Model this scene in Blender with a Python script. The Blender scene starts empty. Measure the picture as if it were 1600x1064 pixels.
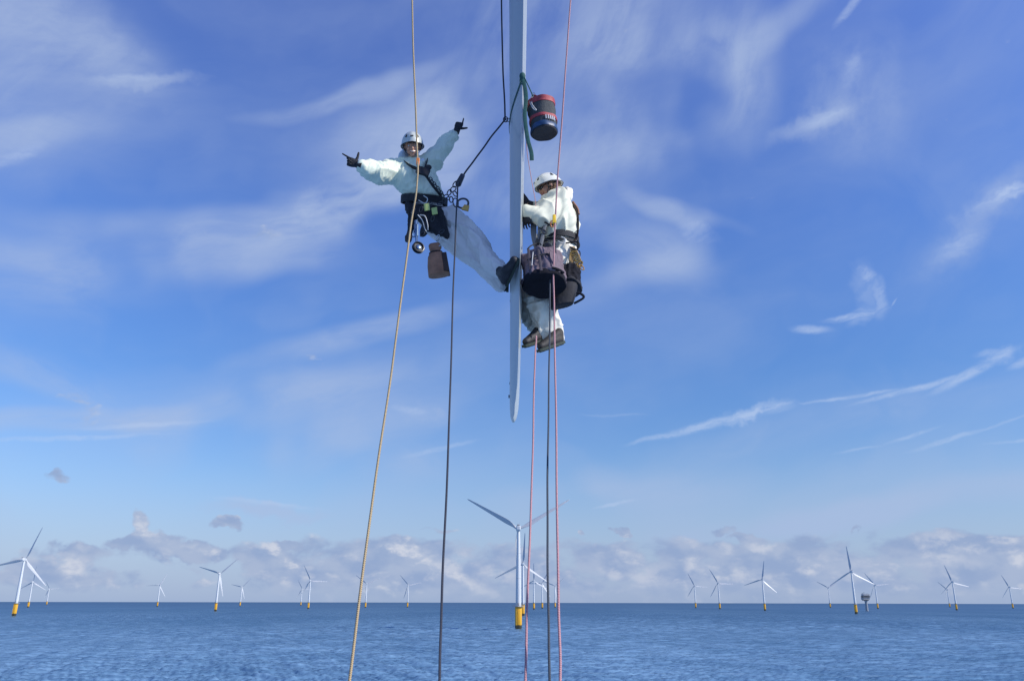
import bpy, math, random
import numpy as np
from mathutils import Vector, Matrix, noise as mnoise
R = math.radians
random.seed(7)
scene = bpy.context.scene
COL = scene.collection

# ------------------------------------------------------------------ camera
F = 1250.0                      # focal length in pixels of the 1600 px wide photograph
PITCH = math.atan(407.5 / F)
ROLL = R(0.12)
CAM = Vector((0, 0, 20.0))
cd = bpy.data.cameras.new('camera'); cam = bpy.data.objects.new('camera', cd); COL.objects.link(cam)
cd.sensor_width = 36; cd.lens = 36 * F / 1600; cd.sensor_fit = 'HORIZONTAL'
cd.clip_start = 0.05; cd.clip_end = 40000
cam.location = CAM
cam.matrix_world = Matrix.Translation(CAM) @ Matrix.Rotation(R(90) + PITCH, 4, 'X') @ Matrix.Rotation(ROLL, 4, 'Z')
scene.camera = cam
CR = cam.matrix_world.to_3x3()

def ray(px, py):
    return (CR @ Vector(((px - 800) / F, (532 - py) / F, -1.0))).normalized()
def at(px, py, Y):              # world point on the vertical plane Y metres ahead
    d = ray(px, py); return CAM + d * (Y / d.y)
def azel(px, py):               # compass direction in degrees
    d = ray(px, py); return math.degrees(math.atan2(d.x, d.y)), math.degrees(math.asin(d.z))

# ------------------------------------------------------------------ sun
SUN_EL = R(33)
SD = Vector((0.94 * math.cos(SUN_EL), -0.34 * math.cos(SUN_EL), math.sin(SUN_EL))).normalized()
ld = bpy.data.lights.new('sun', 'SUN'); ld.energy = 4.6; ld.angle = R(0.53); ld.color = (1.0, 0.95, 0.86)
lo = bpy.data.objects.new('sun', ld); COL.objects.link(lo)
lo.rotation_euler = SD.to_track_quat('Z', 'Y').to_euler()

# ------------------------------------------------------------------ world
EXPOSURE = 0.0
W = bpy.data.worlds.new('World'); scene.world = W; W.use_nodes = True

class NT:
    """small expression writer for node trees"""
    def __init__(s, tree): s.t = tree; s.t.nodes.clear()
    def n(s, typ, **kw):
        x = s.t.nodes.new(typ)
        for k, v in kw.items(): setattr(x, k, v)
        return x
    def put(s, sock, v):
        if isinstance(v, bpy.types.NodeSocket): s.t.links.new(v, sock)
        elif v is not None: sock.default_value = v
    def m(s, op, a, b=None, c=None, clamp=False):
        x = s.n('ShaderNodeMath', operation=op, use_clamp=clamp)
        s.put(x.inputs[0], a)
        if b is not None: s.put(x.inputs[1], b)
        if c is not None: s.put(x.inputs[2], c)
        return x.outputs[0]
    def vm(s, op, a, b=None, sc=None):
        x = s.n('ShaderNodeVectorMath', operation=op)
        s.put(x.inputs[0], a)
        if b is not None: s.put(x.inputs[1], b)
        if sc is not None: s.put(x.inputs['Scale'], sc)
        return x.outputs[0]
    def noise(s, vec, scale, detail=4, rough=0.55, dist=0.0, out='Fac'):
        x = s.n('ShaderNodeTexNoise'); s.put(x.inputs['Vector'], vec)
        x.inputs['Scale'].default_value = scale; x.inputs['Detail'].default_value = detail
        x.inputs['Roughness'].default_value = rough; x.inputs['Distortion'].default_value = dist
        return x.outputs[out]
    def map(s, vec, loc=(0,0,0), rot=(0,0,0), scale=(1,1,1), typ='TEXTURE'):
        x = s.n('ShaderNodeMapping', vector_type=typ); s.put(x.inputs['Vector'], vec)
        x.inputs['Location'].default_value = loc; x.inputs['Rotation'].default_value = rot; x.inputs['Scale'].default_value = scale
        return x.outputs[0]
    def grad(s, vec, typ='SPHERICAL'):
        x = s.n('ShaderNodeTexGradient', gradient_type=typ); s.put(x.inputs[0], vec); return x.outputs['Fac']
    def rng(s, v, a, b, c=0.0, d=1.0, smooth=True):
        x = s.n('ShaderNodeMapRange', interpolation_type='SMOOTHSTEP' if smooth else 'LINEAR')
        for i, q in enumerate((v, a, b, c, d)): s.put(x.inputs[i], q)
        return x.outputs[0]
    def mix(s, f, a, b, blend='MIX'):
        x = s.n('ShaderNodeMix', data_type='RGBA', blend_type=blend)
        s.put(x.inputs[0], f)
        for sock, v in ((x.inputs[6], a), (x.inputs[7], b)):
            s.put(sock, v if isinstance(v, bpy.types.NodeSocket) else (v[0], v[1], v[2], 1))
        return x.outputs[2]
    def ramp(s, f, stops, interp='LINEAR'):
        x = s.n('ShaderNodeValToRGB'); x.color_ramp.interpolation = interp
        e = x.color_ramp.elements
        while len(e) < len(stops): e.new(0.5)
        for q, (p, c) in zip(e, stops): q.position = p; q.color = (c[0], c[1], c[2], 1)
        s.put(x.inputs[0], f); return x.outputs[0]

def srgb(r, g, b):
    f = lambda c: (c/255/12.92) if c/255 <= .04045 else ((c/255 + .055)/1.055)**2.4
    return (f(r), f(g), f(b))

def build_world():
    T = NT(W.node_tree)
    tc = T.n('ShaderNodeTexCoord').outputs['Generated']
    sep = T.n('ShaderNodeSeparateXYZ'); T.put(sep.inputs[0], tc)
    X, Y, Z = sep.outputs
    az = T.m('MULTIPLY', T.m('ARCTAN2', X, Y), 57.2958)
    el = T.m('MULTIPLY', T.m('ARCSINE', Z), 57.2958)
    cv = T.n('ShaderNodeCombineXYZ'); T.put(cv.inputs[0], az); T.put(cv.inputs[1], el)
    V = cv.outputs[0]
    sky = T.n('ShaderNodeTexSky', sky_type='NISHITA', sun_disc=False)
    sky.sun_elevation = SUN_EL; sky.sun_rotation = math.atan2(SD.x, SD.y)
    sky.altitude = 20; sky.air_density = 1.0; sky.dust_density = 0.6; sky.ozone_density = 1.5
    # keep the physical sky, scaled, and pull its hue a little by height above the sea
    base = T.vm('SCALE', sky.outputs[0], sc=0.095)
    t = T.m('DIVIDE', el, 60, clamp=True)
    tint = T.ramp(t, [(0.0, SKYT[0]), (0.05, SKYT[1]), (0.13, SKYT[2]), (0.25, SKYT[3]), (0.42, SKYT[4]), (0.65, SKYT[5]), (1.0, SKYT[6])])
    base = T.mix(1.0, base, tint, 'MULTIPLY')
    # ---- thin high cloud
    wob = T.noise(V, 0.06, 3, 0.5, out='Color')
    wv = T.vm('SCALE', T.vm('SUBTRACT', wob, (0.5, 0.5, 0.5)), sc=5.0)
    Vd = T.vm('ADD', V, wv)
    fine = T.vm('SCALE', T.vm('SUBTRACT', T.noise(V, 0.35, 4, 0.6, out='Color'), (0.5, 0.5, 0.5)), sc=2.6)
    Vf = T.vm('ADD', V, fine)
    def streak(deg, sx, sy, det=6, off=0):
        return T.noise(T.map(Vd, (off, off * .7, off * 1.3), (0, 0, R(deg)), (sx, sy, 1)), 1.0, det, 0.58)
    sA = streak(14, 22, 3.6)           # long streaks rising to the right
    sB = streak(58, 15, 4.0, off=31)   # steeper wisps near the top
    sC = streak(-22, 14, 2.6, off=77)
    cloud = None
    def patch(px, py, wx, wy, deg, amt, tex, lo=0.38, hi=0.78, sharp=1.0):
        """one veil of cirrus: centre and half sizes in photo pixels, laid down as directions"""
        nonlocal cloud
        a, e = azel(px, py)
        k = 0.0445
        g = T.grad(T.map(Vd if wx > 120 else Vf, (a, e, 0), (0, 0, R(deg)), (wx * k, wy * k, 1)))
        g = T.rng(g, 0, 0.75)
        d = T.m('MULTIPLY', g, T.rng(tex, lo, hi))
        d = T.m('MULTIPLY', d, amt)
        cloud = d if cloud is None else T.m('SUBTRACT', 1.0, T.m('MULTIPLY', T.m('SUBTRACT', 1.0, cloud), T.m('SUBTRACT', 1.0, d)))
    for a in CIRRUS: patch(a[0], a[1], a[2], a[3], a[4], a[5], {'A': sA, 'B': sB, 'C': sC}[a[6]], *a[7:])
    # faint veil over the rest of the dome
    gen = T.m('MULTIPLY', T.rng(T.noise(T.map(Vd, (3, 9, 0), (0, 0, R(12)), (34, 7, 1)), 1.0, 5, 0.5), 0.30, 0.80), 0.20)
    cloud = T.m('SUBTRACT', 1.0, T.m('MULTIPLY', T.m('SUBTRACT', 1.0, cloud), T.m('SUBTRACT', 1.0, gen)))
    # short crisp mare's tails
    tails = None
    thin = T.noise(T.map(Vf, (0, 0, 0), (0, 0, R(12)), (3.4, .42, 1)), 1.0, 5, 0.55)
    for (px, py, wx, wy, deg, amt) in TAILS:
        a, e = azel(px, py); k = 0.0445
        g = T.grad(T.map(Vf if wy > 14 else T.vm('ADD', V, T.vm('SCALE', fine, sc=.22)), (a, e, 0), (0, 0, R(deg)), (wx * k, wy * k, 1)))
        g = T.m('MULTIPLY', T.rng(g, 0, 0.8), amt)
        tails = g if tails is None else T.m('MAXIMUM', tails, g)
    tails = T.m('MULTIPLY', tails, T.rng(thin, 0.25, 0.62, 0.35, 1.0))
    cloud = T.m('MULTIPLY', cloud, T.rng(thin, 0.3, 0.7, 0.96, 1.04))
    col = T.mix(cloud, base, CIRCOL)
    col = T.mix(tails, col, CIRCOL2)
    # ---- pale air near the sea
    hz = T.m('MULTIPLY', T.rng(el, -0.2, 11.0, 1.0, 0.0), 0.70)
    col = T.mix(hz, col, srgb(162, 184, 224))
    # ---- heaped clouds low down
    Vc = T.vm('MULTIPLY', V, (1.0, 1.75, 1.0))
    def heap(off):
        v = T.vm('ADD', Vc, off)
        a = T.noise(v, 0.30, 7, 0.52, 0.25)
        b = T.noise(v, 0.085, 3, 0.5)
        return T.m('ADD', T.m('MULTIPLY', a, 0.72), T.m('MULTIPLY', b, 0.45))
    h0 = heap((0, 0, 0)); h1 = heap((0.42, 0.62, 0))
    # coverage by height and by direction
    band = T.m('MULTIPLY', T.rng(el, -0.5, 1.2, 0.6, 1.0), T.rng(el, 3.0, 5.2, 1.0, 0.0))
    right = T.rng(az, -26, -6, 0.0, 1.0)
    cov = T.m('MULTIPLY', band, T.m('ADD', T.m('MULTIPLY', right, 0.24), 0.10))
    extra = None
    for (px, py, wx, wy, deg, amt) in HEAPS:
        a, e = azel(px, py); k = 0.0445
        g = T.m('MULTIPLY', T.rng(T.grad(T.map(Vf, (a, e, 0), (0, 0, R(deg)), (wx * k, wy * k, 1))), 0, .8), amt)
        extra = g if extra is None else T.m('MAXIMUM', extra, g)
    hd = T.m('ADD', T.m('ADD', h0, cov), extra)
    dens = T.rng(hd, 0.75, 0.88)
    dens = T.m('MULTIPLY', dens, T.rng(el, 0.0, 1.4, 0.25, 0.90))
    lit = T.m('SUBTRACT', h0, h1)
    lit = T.rng(lit, 0.0, 0.12)
    lit = T.m('MULTIPLY', lit, T.rng(T.noise(Vc, 0.11, 2, .5), 0.35, 0.62, 0.25, 1.0))
    lit = T.m('MULTIPLY', lit, T.rng(T.noise(Vc, 0.75, 3, .6), 0.36, 0.58, 0.15, 0.85))
    lit2 = None
    for (px, py, wx, wy, amt) in HEAPLIT:
        a, e = azel(px, py); k = 0.0445
        g = T.m('MULTIPLY', T.rng(T.grad(T.map(Vf, (a, e, 0), (0, 0, 0), (wx * k, wy * k, 1))), 0, .8), amt)
        lit2 = g if lit2 is None else T.m('MAXIMUM', lit2, g)
    lit = T.m('MAXIMUM', lit, T.m('MULTIPLY', lit2, T.rng(T.noise(Vc, 0.6, 4, .6), 0.36, 0.56, 0.1, 1.0)))
    ccol = T.mix(T.rng(T.noise(Vc, 0.4, 4, .5), .35, .65), srgb(146, 167, 205), srgb(168, 183, 212))
    ccol = T.mix(lit, ccol, srgb(216, 219, 230))
    col = T.mix(dens, col, ccol)
    bg = T.n('ShaderNodeBackground'); T.put(bg.inputs[0], col); bg.inputs[1].default_value = 1.0
    out = T.n('ShaderNodeOutputWorld'); T.t.links.new(bg.outputs[0], out.inputs[0])

SKYT = [(.80,.94,1.30), (.96,1.08,1.38), (.86,1.10,1.50), (.70,1.07,1.66), (.86,1.20,1.98), (1.10,1.33,2.25), (1.12,1.34,2.3)]
CIRCOL = srgb(174, 192, 225); CIRCOL2 = srgb(192, 210, 240)
CIRRUS = [
    (70, 130, 250, 190, 28, .36, 'A', -.3, .9), (620, 240, 320, 150, 24, .40, 'A', -.3, .9), (1010, 130, 320, 220, 30, .42, 'B', -.4, .9),
    (380, 390, 480, 80, 10, .20, 'A', -.3, .9), (940, 400, 300, 110, 12, .14, 'C', -.3, .9), (420, 650, 560, 120, 10, .32, 'A', -.3, .9),
    (1200, 780, 520, 80, 4, .3, 'A', -.3, .9), (760, 620, 260, 160, 20, .16, 'A', -.3, .9), (1380, 130, 200, 160, 40, .2, 'B', -.3, .9),
    # px, py, half width, half height, tilt, amount, texture, noise window
    (20, 110, 230, 200, 30, 0.47, 'B', .25, .68),
    (70, 40, 300, 90, -10, .34, 'A', .25, .62),
    (170, 100, 120, 50, 10, 0.27, 'B', .25, .6),
    (20, 245, 170, 36, 32, .50, 'A', .2, .55),
    (230, 125, 120, 16, 16, .40, 'A', .15, .5),
    (560, 150, 260, 22, 17, .42, 'A', .15, .5),
    (800, 60, 260, 130, 30, 0.35, 'B', .28, .66),
    (650, 215, 190, 100, 22, 0.56, 'B', .20, .60),
    (560, 305, 300, 66, 22, .78, 'A', .18, .58),
    (330, 370, 360, 48, 9, .48, 'A', .15, .55),
    (640, 300, 220, 20, 20, .40, 'A', .2, .5),
    (330, 415, 380, 50, 10, .50, 'A', .2, .58),
    (80, 440, 240, 60, 4, .40, 'A', .2, .6),
    (830, 300, 200, 170, 30, 0.43, 'B', .25, .66),
    (960, 60, 130, 170, 10, 0.48, 'B', .25, .60),
    (1130, 120, 180, 120, 50, 0.48, 'B', .25, .60),
    (1010, 170, 260, 110, 20, 0.35, 'B', .25, .62),
    (1230, 20, 200, 36, 24, 0.39, 'B', .2, .55),
    (1330, 150, 110, 110, 60, 0.27, 'B', .25, .6),
    (1270, 195, 110, 30, 10, .40, 'A', .15, .5),
    (1060, 330, 170, 22, -26, .50, 'C', .10, .5),
    (1020, 395, 130, 80, -20, .42, 'C', .15, .55),
    (950, 440, 220, 46, 16, .50, 'A', .15, .55),
    (930, 250, 300, 60, 12, .36, 'A', .2, .6),
    (150, 655, 330, 26, 9, .66, 'A', .10, .45),
    (60, 580, 200, 40, -14, .36, 'C', .2, .6),
    (560, 530, 260, 34, 16, .46, 'A', .2, .55),
    (420, 640, 330, 50, 14, .46, 'A', .2, .55),
    (480, 700, 300, 60, 16, .40, 'A', .2, .55),
    (690, 720, 150, 60, 12, .46, 'C', .2, .55),
    (420, 798, 120, 18, -3, .60, 'A', .05, .40),
    (660, 645, 60, 20, -12, .40, 'C', .15, .5),
    (1300, 660, 400, 40, 8, .25, 'A', .2, .6),
    (1350, 800, 420, 36, 6, .60, 'A', .10, .45),
    (850, 770, 420, 50, 6, .40, 'A', .15, .55),
    (1550, 315, 110, 40, 25, 0.35, 'B', .2, .6),
    (1480, 395, 80, 40, 25, 0.27, 'B', .2, .6),
]
TAILS = [  # short crisp wisps
    (1110, 663, 120, 10, 12, .5), (1170, 648, 80, 15, 15, .62), (1212, 637, 44, 12, 10, .5), (1035, 682, 80, 6, 9, .4),
    (1330, 619, 110, 4, 3, .42), (1430, 607, 110, 6, 9, .5), (1510, 588, 70, 9, 20, .5), (1566, 562, 40, 17, 25, .5), (1552, 552, 34, 8, 0, .3), (1600, 566, 30, 8, 20, .4),
    (1333, 494, 55, 8, 4, .55), (1356, 430, 26, 18, -20, .40), (1372, 465, 18, 44, -10, .34), (1345, 488, 40, 18, 30, .3), (1268, 516, 40, 9, -6, .46), (1350, 445, 30, 50, -15, .2),
    (1580, 303, 36, 15, 10, .60), (1545, 316, 70, 16, 12, .25), (1490, 388, 44, 22, 30, .26), (1397, 472, 10, 2.0, 40, .4),
    (1330, 10, 50, 9, 32, .35), (1290, 186, 60, 14, 6, .28), (1335, 100, 22, 34, -30, .22), (1090, 368, 50, 18, -28, .24),
    (1425, 681, 50, 4, 14, .32), (1480, 688, 70, 5, 12, .34), (1340, 703, 50, 3, 6, .22), (1590, 688, 50, 3, 2, .3), (1560, 664, 80, 3, 16, .2),
    (960, 788, 45, 4, 8, .45), (960, 648, 70, 3, 0, .15), (30, 243, 50, 12, 38, .3), (200, 122, 70, 8, 16, .2),
    (420, 786, 110, 5, -4, .35), (690, 700, 80, 6, 14, .26), (120, 684, 160, 5, 8, .3), (230, 664, 120, 5, 9, .3), (640, 640, 40, 9, -10, .25),
]
HEAPS = [  # low clouds: px, py, half width, half height, tilt, amount
    (222, 818, 34, 40, 0, .34), (240, 845, 70, 26, 0, .36), (290, 862, 80, 18, -8, .32), (190, 850, 40, 22, 0, .22),
    (76, 739, 46, 16, -6, .30), (357, 824, 46, 20, -10, .34), (440, 848, 32, 12, -8, .28),
    (95, 862, 110, 24, -4, .20), (30, 890, 90, 30, 0, .16), (150, 905, 150, 24, 0, .14), (420, 880, 80, 24, 0, .2),
    (970, 830, 24, 12, 0, .34), (912, 826, 14, 8, 0, .22), (1130, 826, 50, 14, -5, .26), (1165, 838, 40, 14, 0, .26),
    (680, 832, 60, 8, 0, .2), (640, 850, 90, 18, 0, .12), (1470, 850, 90, 36, 0, .20), (1560, 870, 90, 36, 0, .12), (1200, 880, 100, 30, 0, .1), (1340, 826, 14, 6, 0, .2),
]
HEAPLIT = [(230, 806, 16, 26, .9), (214, 828, 22, 18, .7), (232, 832, 28, 14, .7), (110, 885, 36, 16, .85), (90, 870, 22, 16, .5),
    (345, 896, 26, 18, .6), (450, 905, 14, 20, .6), (1490, 846, 50, 20, .55), (1470, 875, 60, 14, .45), (1270, 884, 26, 14, .7),
    (712, 880, 30, 24, .6), (1085, 888, 20, 26, .6), (1590, 878, 20, 10, .7), (1010, 900, 60, 18, .45), (1190, 850, 30, 10, .6), (780, 898, 50, 14, .5), (1160, 895, 16, 20, .5), (956, 890, 30, 16, .5)]
build_world()
W.cycles.sampling_method = 'MANUAL'; W.cycles.sample_map_resolution = 128

vs = scene.view_settings
scene.display_settings.display_device = 'sRGB'
vs.view_transform = 'Standard'; vs.look = 'None'; vs.exposure = EXPOSURE; vs.gamma = 1.0; vs.use_curve_mapping = False
scene.cycles.max_bounces = 6; scene.cycles.diffuse_bounces = 3; scene.cycles.glossy_bounces = 3

# ------------------------------------------------------------------ materials
MATS = {}
def mat(name, col, rough=0.6, metal=0.0, bump=None, vary=None, spec=0.5, coat=0.0, sheen=0.0):
    """procedural principled material; bump=(scale, strength, detail), vary=(scale, amount)"""
    m = bpy.data.materials.new(name); m.use_nodes = True
    T = NT(m.node_tree)
    p = T.n('ShaderNodeBsdfPrincipled'); o = T.n('ShaderNodeOutputMaterial'); T.t.links.new(p.outputs[0], o.inputs[0])
    tc = T.n('ShaderNodeTexCoord').outputs['Object']
    p.inputs['Roughness'].default_value = rough; p.inputs['Metallic'].default_value = metal
    p.inputs['Specular IOR Level'].default_value = spec; p.inputs['Coat Weight'].default_value = coat
    if sheen: p.inputs['Sheen Weight'].default_value = sheen
    if vary is None: vary = (14, 0.18)
    f = T.rng(T.noise(tc, vary[0], 5, 0.6), 0.3, 0.7, 1 - vary[1], 1 + vary[1] * .5, False)
    c = T.vm('SCALE', T.mix(0.0, col, col), sc=f)
    T.put(p.inputs['Base Color'], c)
    if bump:
        b = T.n('ShaderNodeBump'); b.inputs['Strength'].default_value = bump[1]; b.inputs['Distance'].default_value = 0.01
        T.put(b.inputs['Height'], T.noise(tc, bump[0], bump[2] if len(bump) > 2 else 4, 0.6, 0.4)); T.t.links.new(b.outputs[0], p.inputs['Normal'])
    MATS[name] = m; return m

def rope_mat(name, c1, c2, c3, turns=85):
    """braided sheath: two families of diagonal yarns over a base colour, from the rope's own UV (around, along)"""
    m = bpy.data.materials.new(name); m.use_nodes = True
    T = NT(m.node_tree)
    p = T.n('ShaderNodeBsdfPrincipled'); o = T.n('ShaderNodeOutputMaterial'); T.t.links.new(p.outputs[0], o.inputs[0])
    uv = T.n('ShaderNodeTexCoord').outputs['UV']; s = T.n('ShaderNodeSeparateXYZ'); T.put(s.inputs[0], uv)
    u, v = s.outputs[0], s.outputs[1]
    a = T.m('FRACT', T.m('ADD', T.m('MULTIPLY', u, 2), T.m('MULTIPLY', v, turns)))
    b = T.m('FRACT', T.m('SUBTRACT', T.m('MULTIPLY', u, 2), T.m('MULTIPLY', v, turns)))
    fa = T.rng(a, .55, .62); fb = T.rng(b, .72, .78)
    col = T.mix(fb, T.mix(fa, c1, c2), c3)
    T.put(p.inputs['Base Color'], col); p.inputs['Roughness'].default_value = 0.75; p.inputs['Sheen Weight'].default_value = .2
    bn = T.n('ShaderNodeBump'); bn.inputs['Strength'].default_value = .5; bn.inputs['Distance'].default_value = .002
    T.put(bn.inputs['Height'], T.m('ADD', a, b)); T.t.links.new(bn.outputs[0], p.inputs['Normal'])
    MATS[name] = m; return m

mat('jacket', (.70, .75, .60), .62, bump=(22, .12, 3), vary=(3, .04), sheen=.1)
mat('jacket_cream', (.72, .71, .56), .62, bump=(22, .12, 3), vary=(3, .04), sheen=.1)
mat('trousers', (.74, .69, .67), .62, bump=(26, .14, 3), vary=(3, .05))
mat('trousers_white', (.80, .76, .66), .62, bump=(26, .14, 3), vary=(3, .04))
mat('hood', (.62, .68, .74), .7, bump=(26, .4))
mat('skin', (.50, .26, .17), .5, vary=(9, .14), spec=.4)
mat('lip', (.35, .12, .10), .45)
mat('teeth', (.8, .78, .72), .3)
mat('eye', (.7, .7, .68), .2)
mat('iris', (.03, .02, .015), .2)
mat('hair', (.14, .075, .035), .7, bump=(160, 1.0, 3), vary=(60, .6))
mat('helmet', (.50, .53, .50), .28, vary=(4, .06), coat=.3)
mat('helmet_warm', (.80, .80, .72), .28, vary=(4, .06), coat=.3)
mat('black_plastic', (.012, .012, .015), .35)
mat('lens', (.01, .01, .012), .08, coat=.6)
mat('glove', (.014, .015, .022), .75, bump=(90, .6), vary=(20, .4))
mat('boot', (.016, .016, .022), .6, bump=(60, .5), vary=(20, .4))
mat('sole', (.03, .045, .035), .8, bump=(50, .6))
mat('shoe_brown', (.022, .019, .018), .65, bump=(60, .5))
mat('webbing', (.012, .013, .02), .7, bump=(140, .5), vary=(30, .4))
mat('webbing_grey', (.16, .17, .19), .75, bump=(140, .4))
mat('pouch_black', (.012, .013, .02), .8, bump=(30, .5), vary=(10, .4))
mat('steel', (.55, .57, .60), .25, 1.0)
mat('dark_metal', (.07, .075, .085), .35, .8)
mat('blue_alloy', (.16, .24, .36), .3, .8)
mat('yellow_device', (.75, .48, .03), .4)
mat('orange_device_glint', (.75, .22, .04), .45)  # right worker's device clip, and the painted highlight on the yellow rope
mat('gold_alloy', (.62, .36, .10), .3, .8)
mat('tag_green', (.42, .50, .16), .6)
mat('cord_white', (.6, .6, .58), .7)
mat('leather', (.32, .15, .085), .7, bump=(40, .4), vary=(12, .35))
mat('leather_dark', (.045, .024, .018), .7, bump=(40, .4))
mat('bag_mauve', (.17, .125, .15), .85, bump=(60, .6), vary=(12, .3))
mat('bag_trim', (.06, .05, .065), .85, bump=(60, .4))
mat('bag_bottom', (.010, .010, .016), .9, bump=(50, .5), vary=(10, .4), spec=.25)
mat('bucket_grey', (.05, .055, .06), .8, bump=(60, .5))
mat('bucket_red', (.38, .045, .055), .6, bump=(60, .3))
mat('bucket_blue', (.018, .06, .15), .45, bump=(30, .3), vary=(20, .4))
mat('bucket_base', (.03, .028, .035), .8, bump=(40, .5))
mat('bucket_mark', (.42, .42, .46), .6)
mat('sling_green', (.015, .09, .08), .75, bump=(140, .4), vary=(20, .3))
mat('steel_grey', (.30, .31, .33), .5)
rope_mat('rope_yellow', (.42, .28, .12), (.07, .065, .05), (.58, .47, .28))
rope_mat('rope_black', (.006, .008, .018), (.012, .015, .03), (.04, .045, .07))
rope_mat('rope_pink', (.46, .20, .21), (.20, .06, .08), (.60, .40, .40))
rope_mat('rope_grey', (.02, .03, .045), (.01, .013, .02), (.07, .09, .12))

def gel_coat():
    m = bpy.data.materials.new('gel_coat'); m.use_nodes = True; T = NT(m.node_tree)
    p = T.n('ShaderNodeBsdfPrincipled'); o = T.n('ShaderNodeOutputMaterial'); T.t.links.new(p.outputs[0], o.inputs[0])
    tc = T.n('ShaderNodeTexCoord').outputs['Object']
    long = T.noise(T.map(tc, (0,0,0), (0,0,0), (1, 1, 12)), 3.0, 6, .6)      # weathering run along the blade
    spots = T.rng(T.noise(tc, 22, 3, .5), .66, .74)
    c = T.mix(T.rng(long, .3, .75), (.41, .44, .43), (.34, .37, .37))
    c = T.mix(T.m('MULTIPLY', spots, .35), c, (.20, .19, .18))
    T.put(p.inputs['Base Color'], c); p.inputs['Roughness'].default_value = .38; p.inputs['Coat Weight'].default_value = .15
    MATS['gel_coat'] = m
gel_coat()

def tower_paint():
    m = bpy.data.materials.new('tower_paint'); m.use_nodes = True; T = NT(m.node_tree)
    p = T.n('ShaderNodeBsdfPrincipled'); o = T.n('ShaderNodeOutputMaterial'); T.t.links.new(p.outputs[0], o.inputs[0])
    tc = T.n('ShaderNodeTexCoord').outputs['Object']
    streaks = T.noise(T.map(tc, (0,0,0), (0,0,0), (1, 1, 18)), 1.2, 5, .6)
    s = T.n('ShaderNodeSeparateXYZ'); T.put(s.inputs[0], tc)
    seam = T.rng(T.m('ABSOLUTE', T.m('SUBTRACT', T.m('FRACT', T.m('DIVIDE', s.outputs[2], 18.5)), .5)), .488, .494)
    c = T.mix(T.rng(streaks, .35, .8), (.62, .64, .65), (.50, .52, .53))
    c = T.mix(T.m('MULTIPLY', seam, .5), c, (.3, .3, .3))
    T.put(p.inputs['Base Color'], c); p.inputs['Roughness'].default_value = .45
    MATS['tower_paint'] = m
tower_paint()
mat('blade_paint', (.50, .52, .54), .42, vary=(.2, .08))
mat('nacelle_paint', (.58, .60, .61), .5, vary=(.5, .08))
def tp_paint():
    m = bpy.data.materials.new('yellow_paint'); m.use_nodes = True; T = NT(m.node_tree)
    p = T.n('ShaderNodeBsdfPrincipled'); o = T.n('ShaderNodeOutputMaterial'); T.t.links.new(p.outputs[0], o.inputs[0])
    tc = T.n('ShaderNodeTexCoord').outputs['Object']; s = T.n('ShaderNodeSeparateXYZ'); T.put(s.inputs[0], tc)
    rust = T.rng(T.noise(T.map(tc, (0,0,0), (0,0,0), (1, 1, 6)), .9, 5, .65), .5, .75)
    c = T.mix(T.m('MULTIPLY', rust, .5), (.80, .42, .025), (.34, .15, .03))
    wet = T.rng(T.m('ADD', s.outputs[2], T.m('MULTIPLY', T.noise(tc, .8, 3), 1.4)), 3.6, 4.2, 1, 0)
    c = T.mix(wet, c, (.06, .055, .03))
    T.put(p.inputs['Base Color'], c); p.inputs['Roughness'].default_value = .5
    MATS['yellow_paint'] = m
tp_paint()

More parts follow.
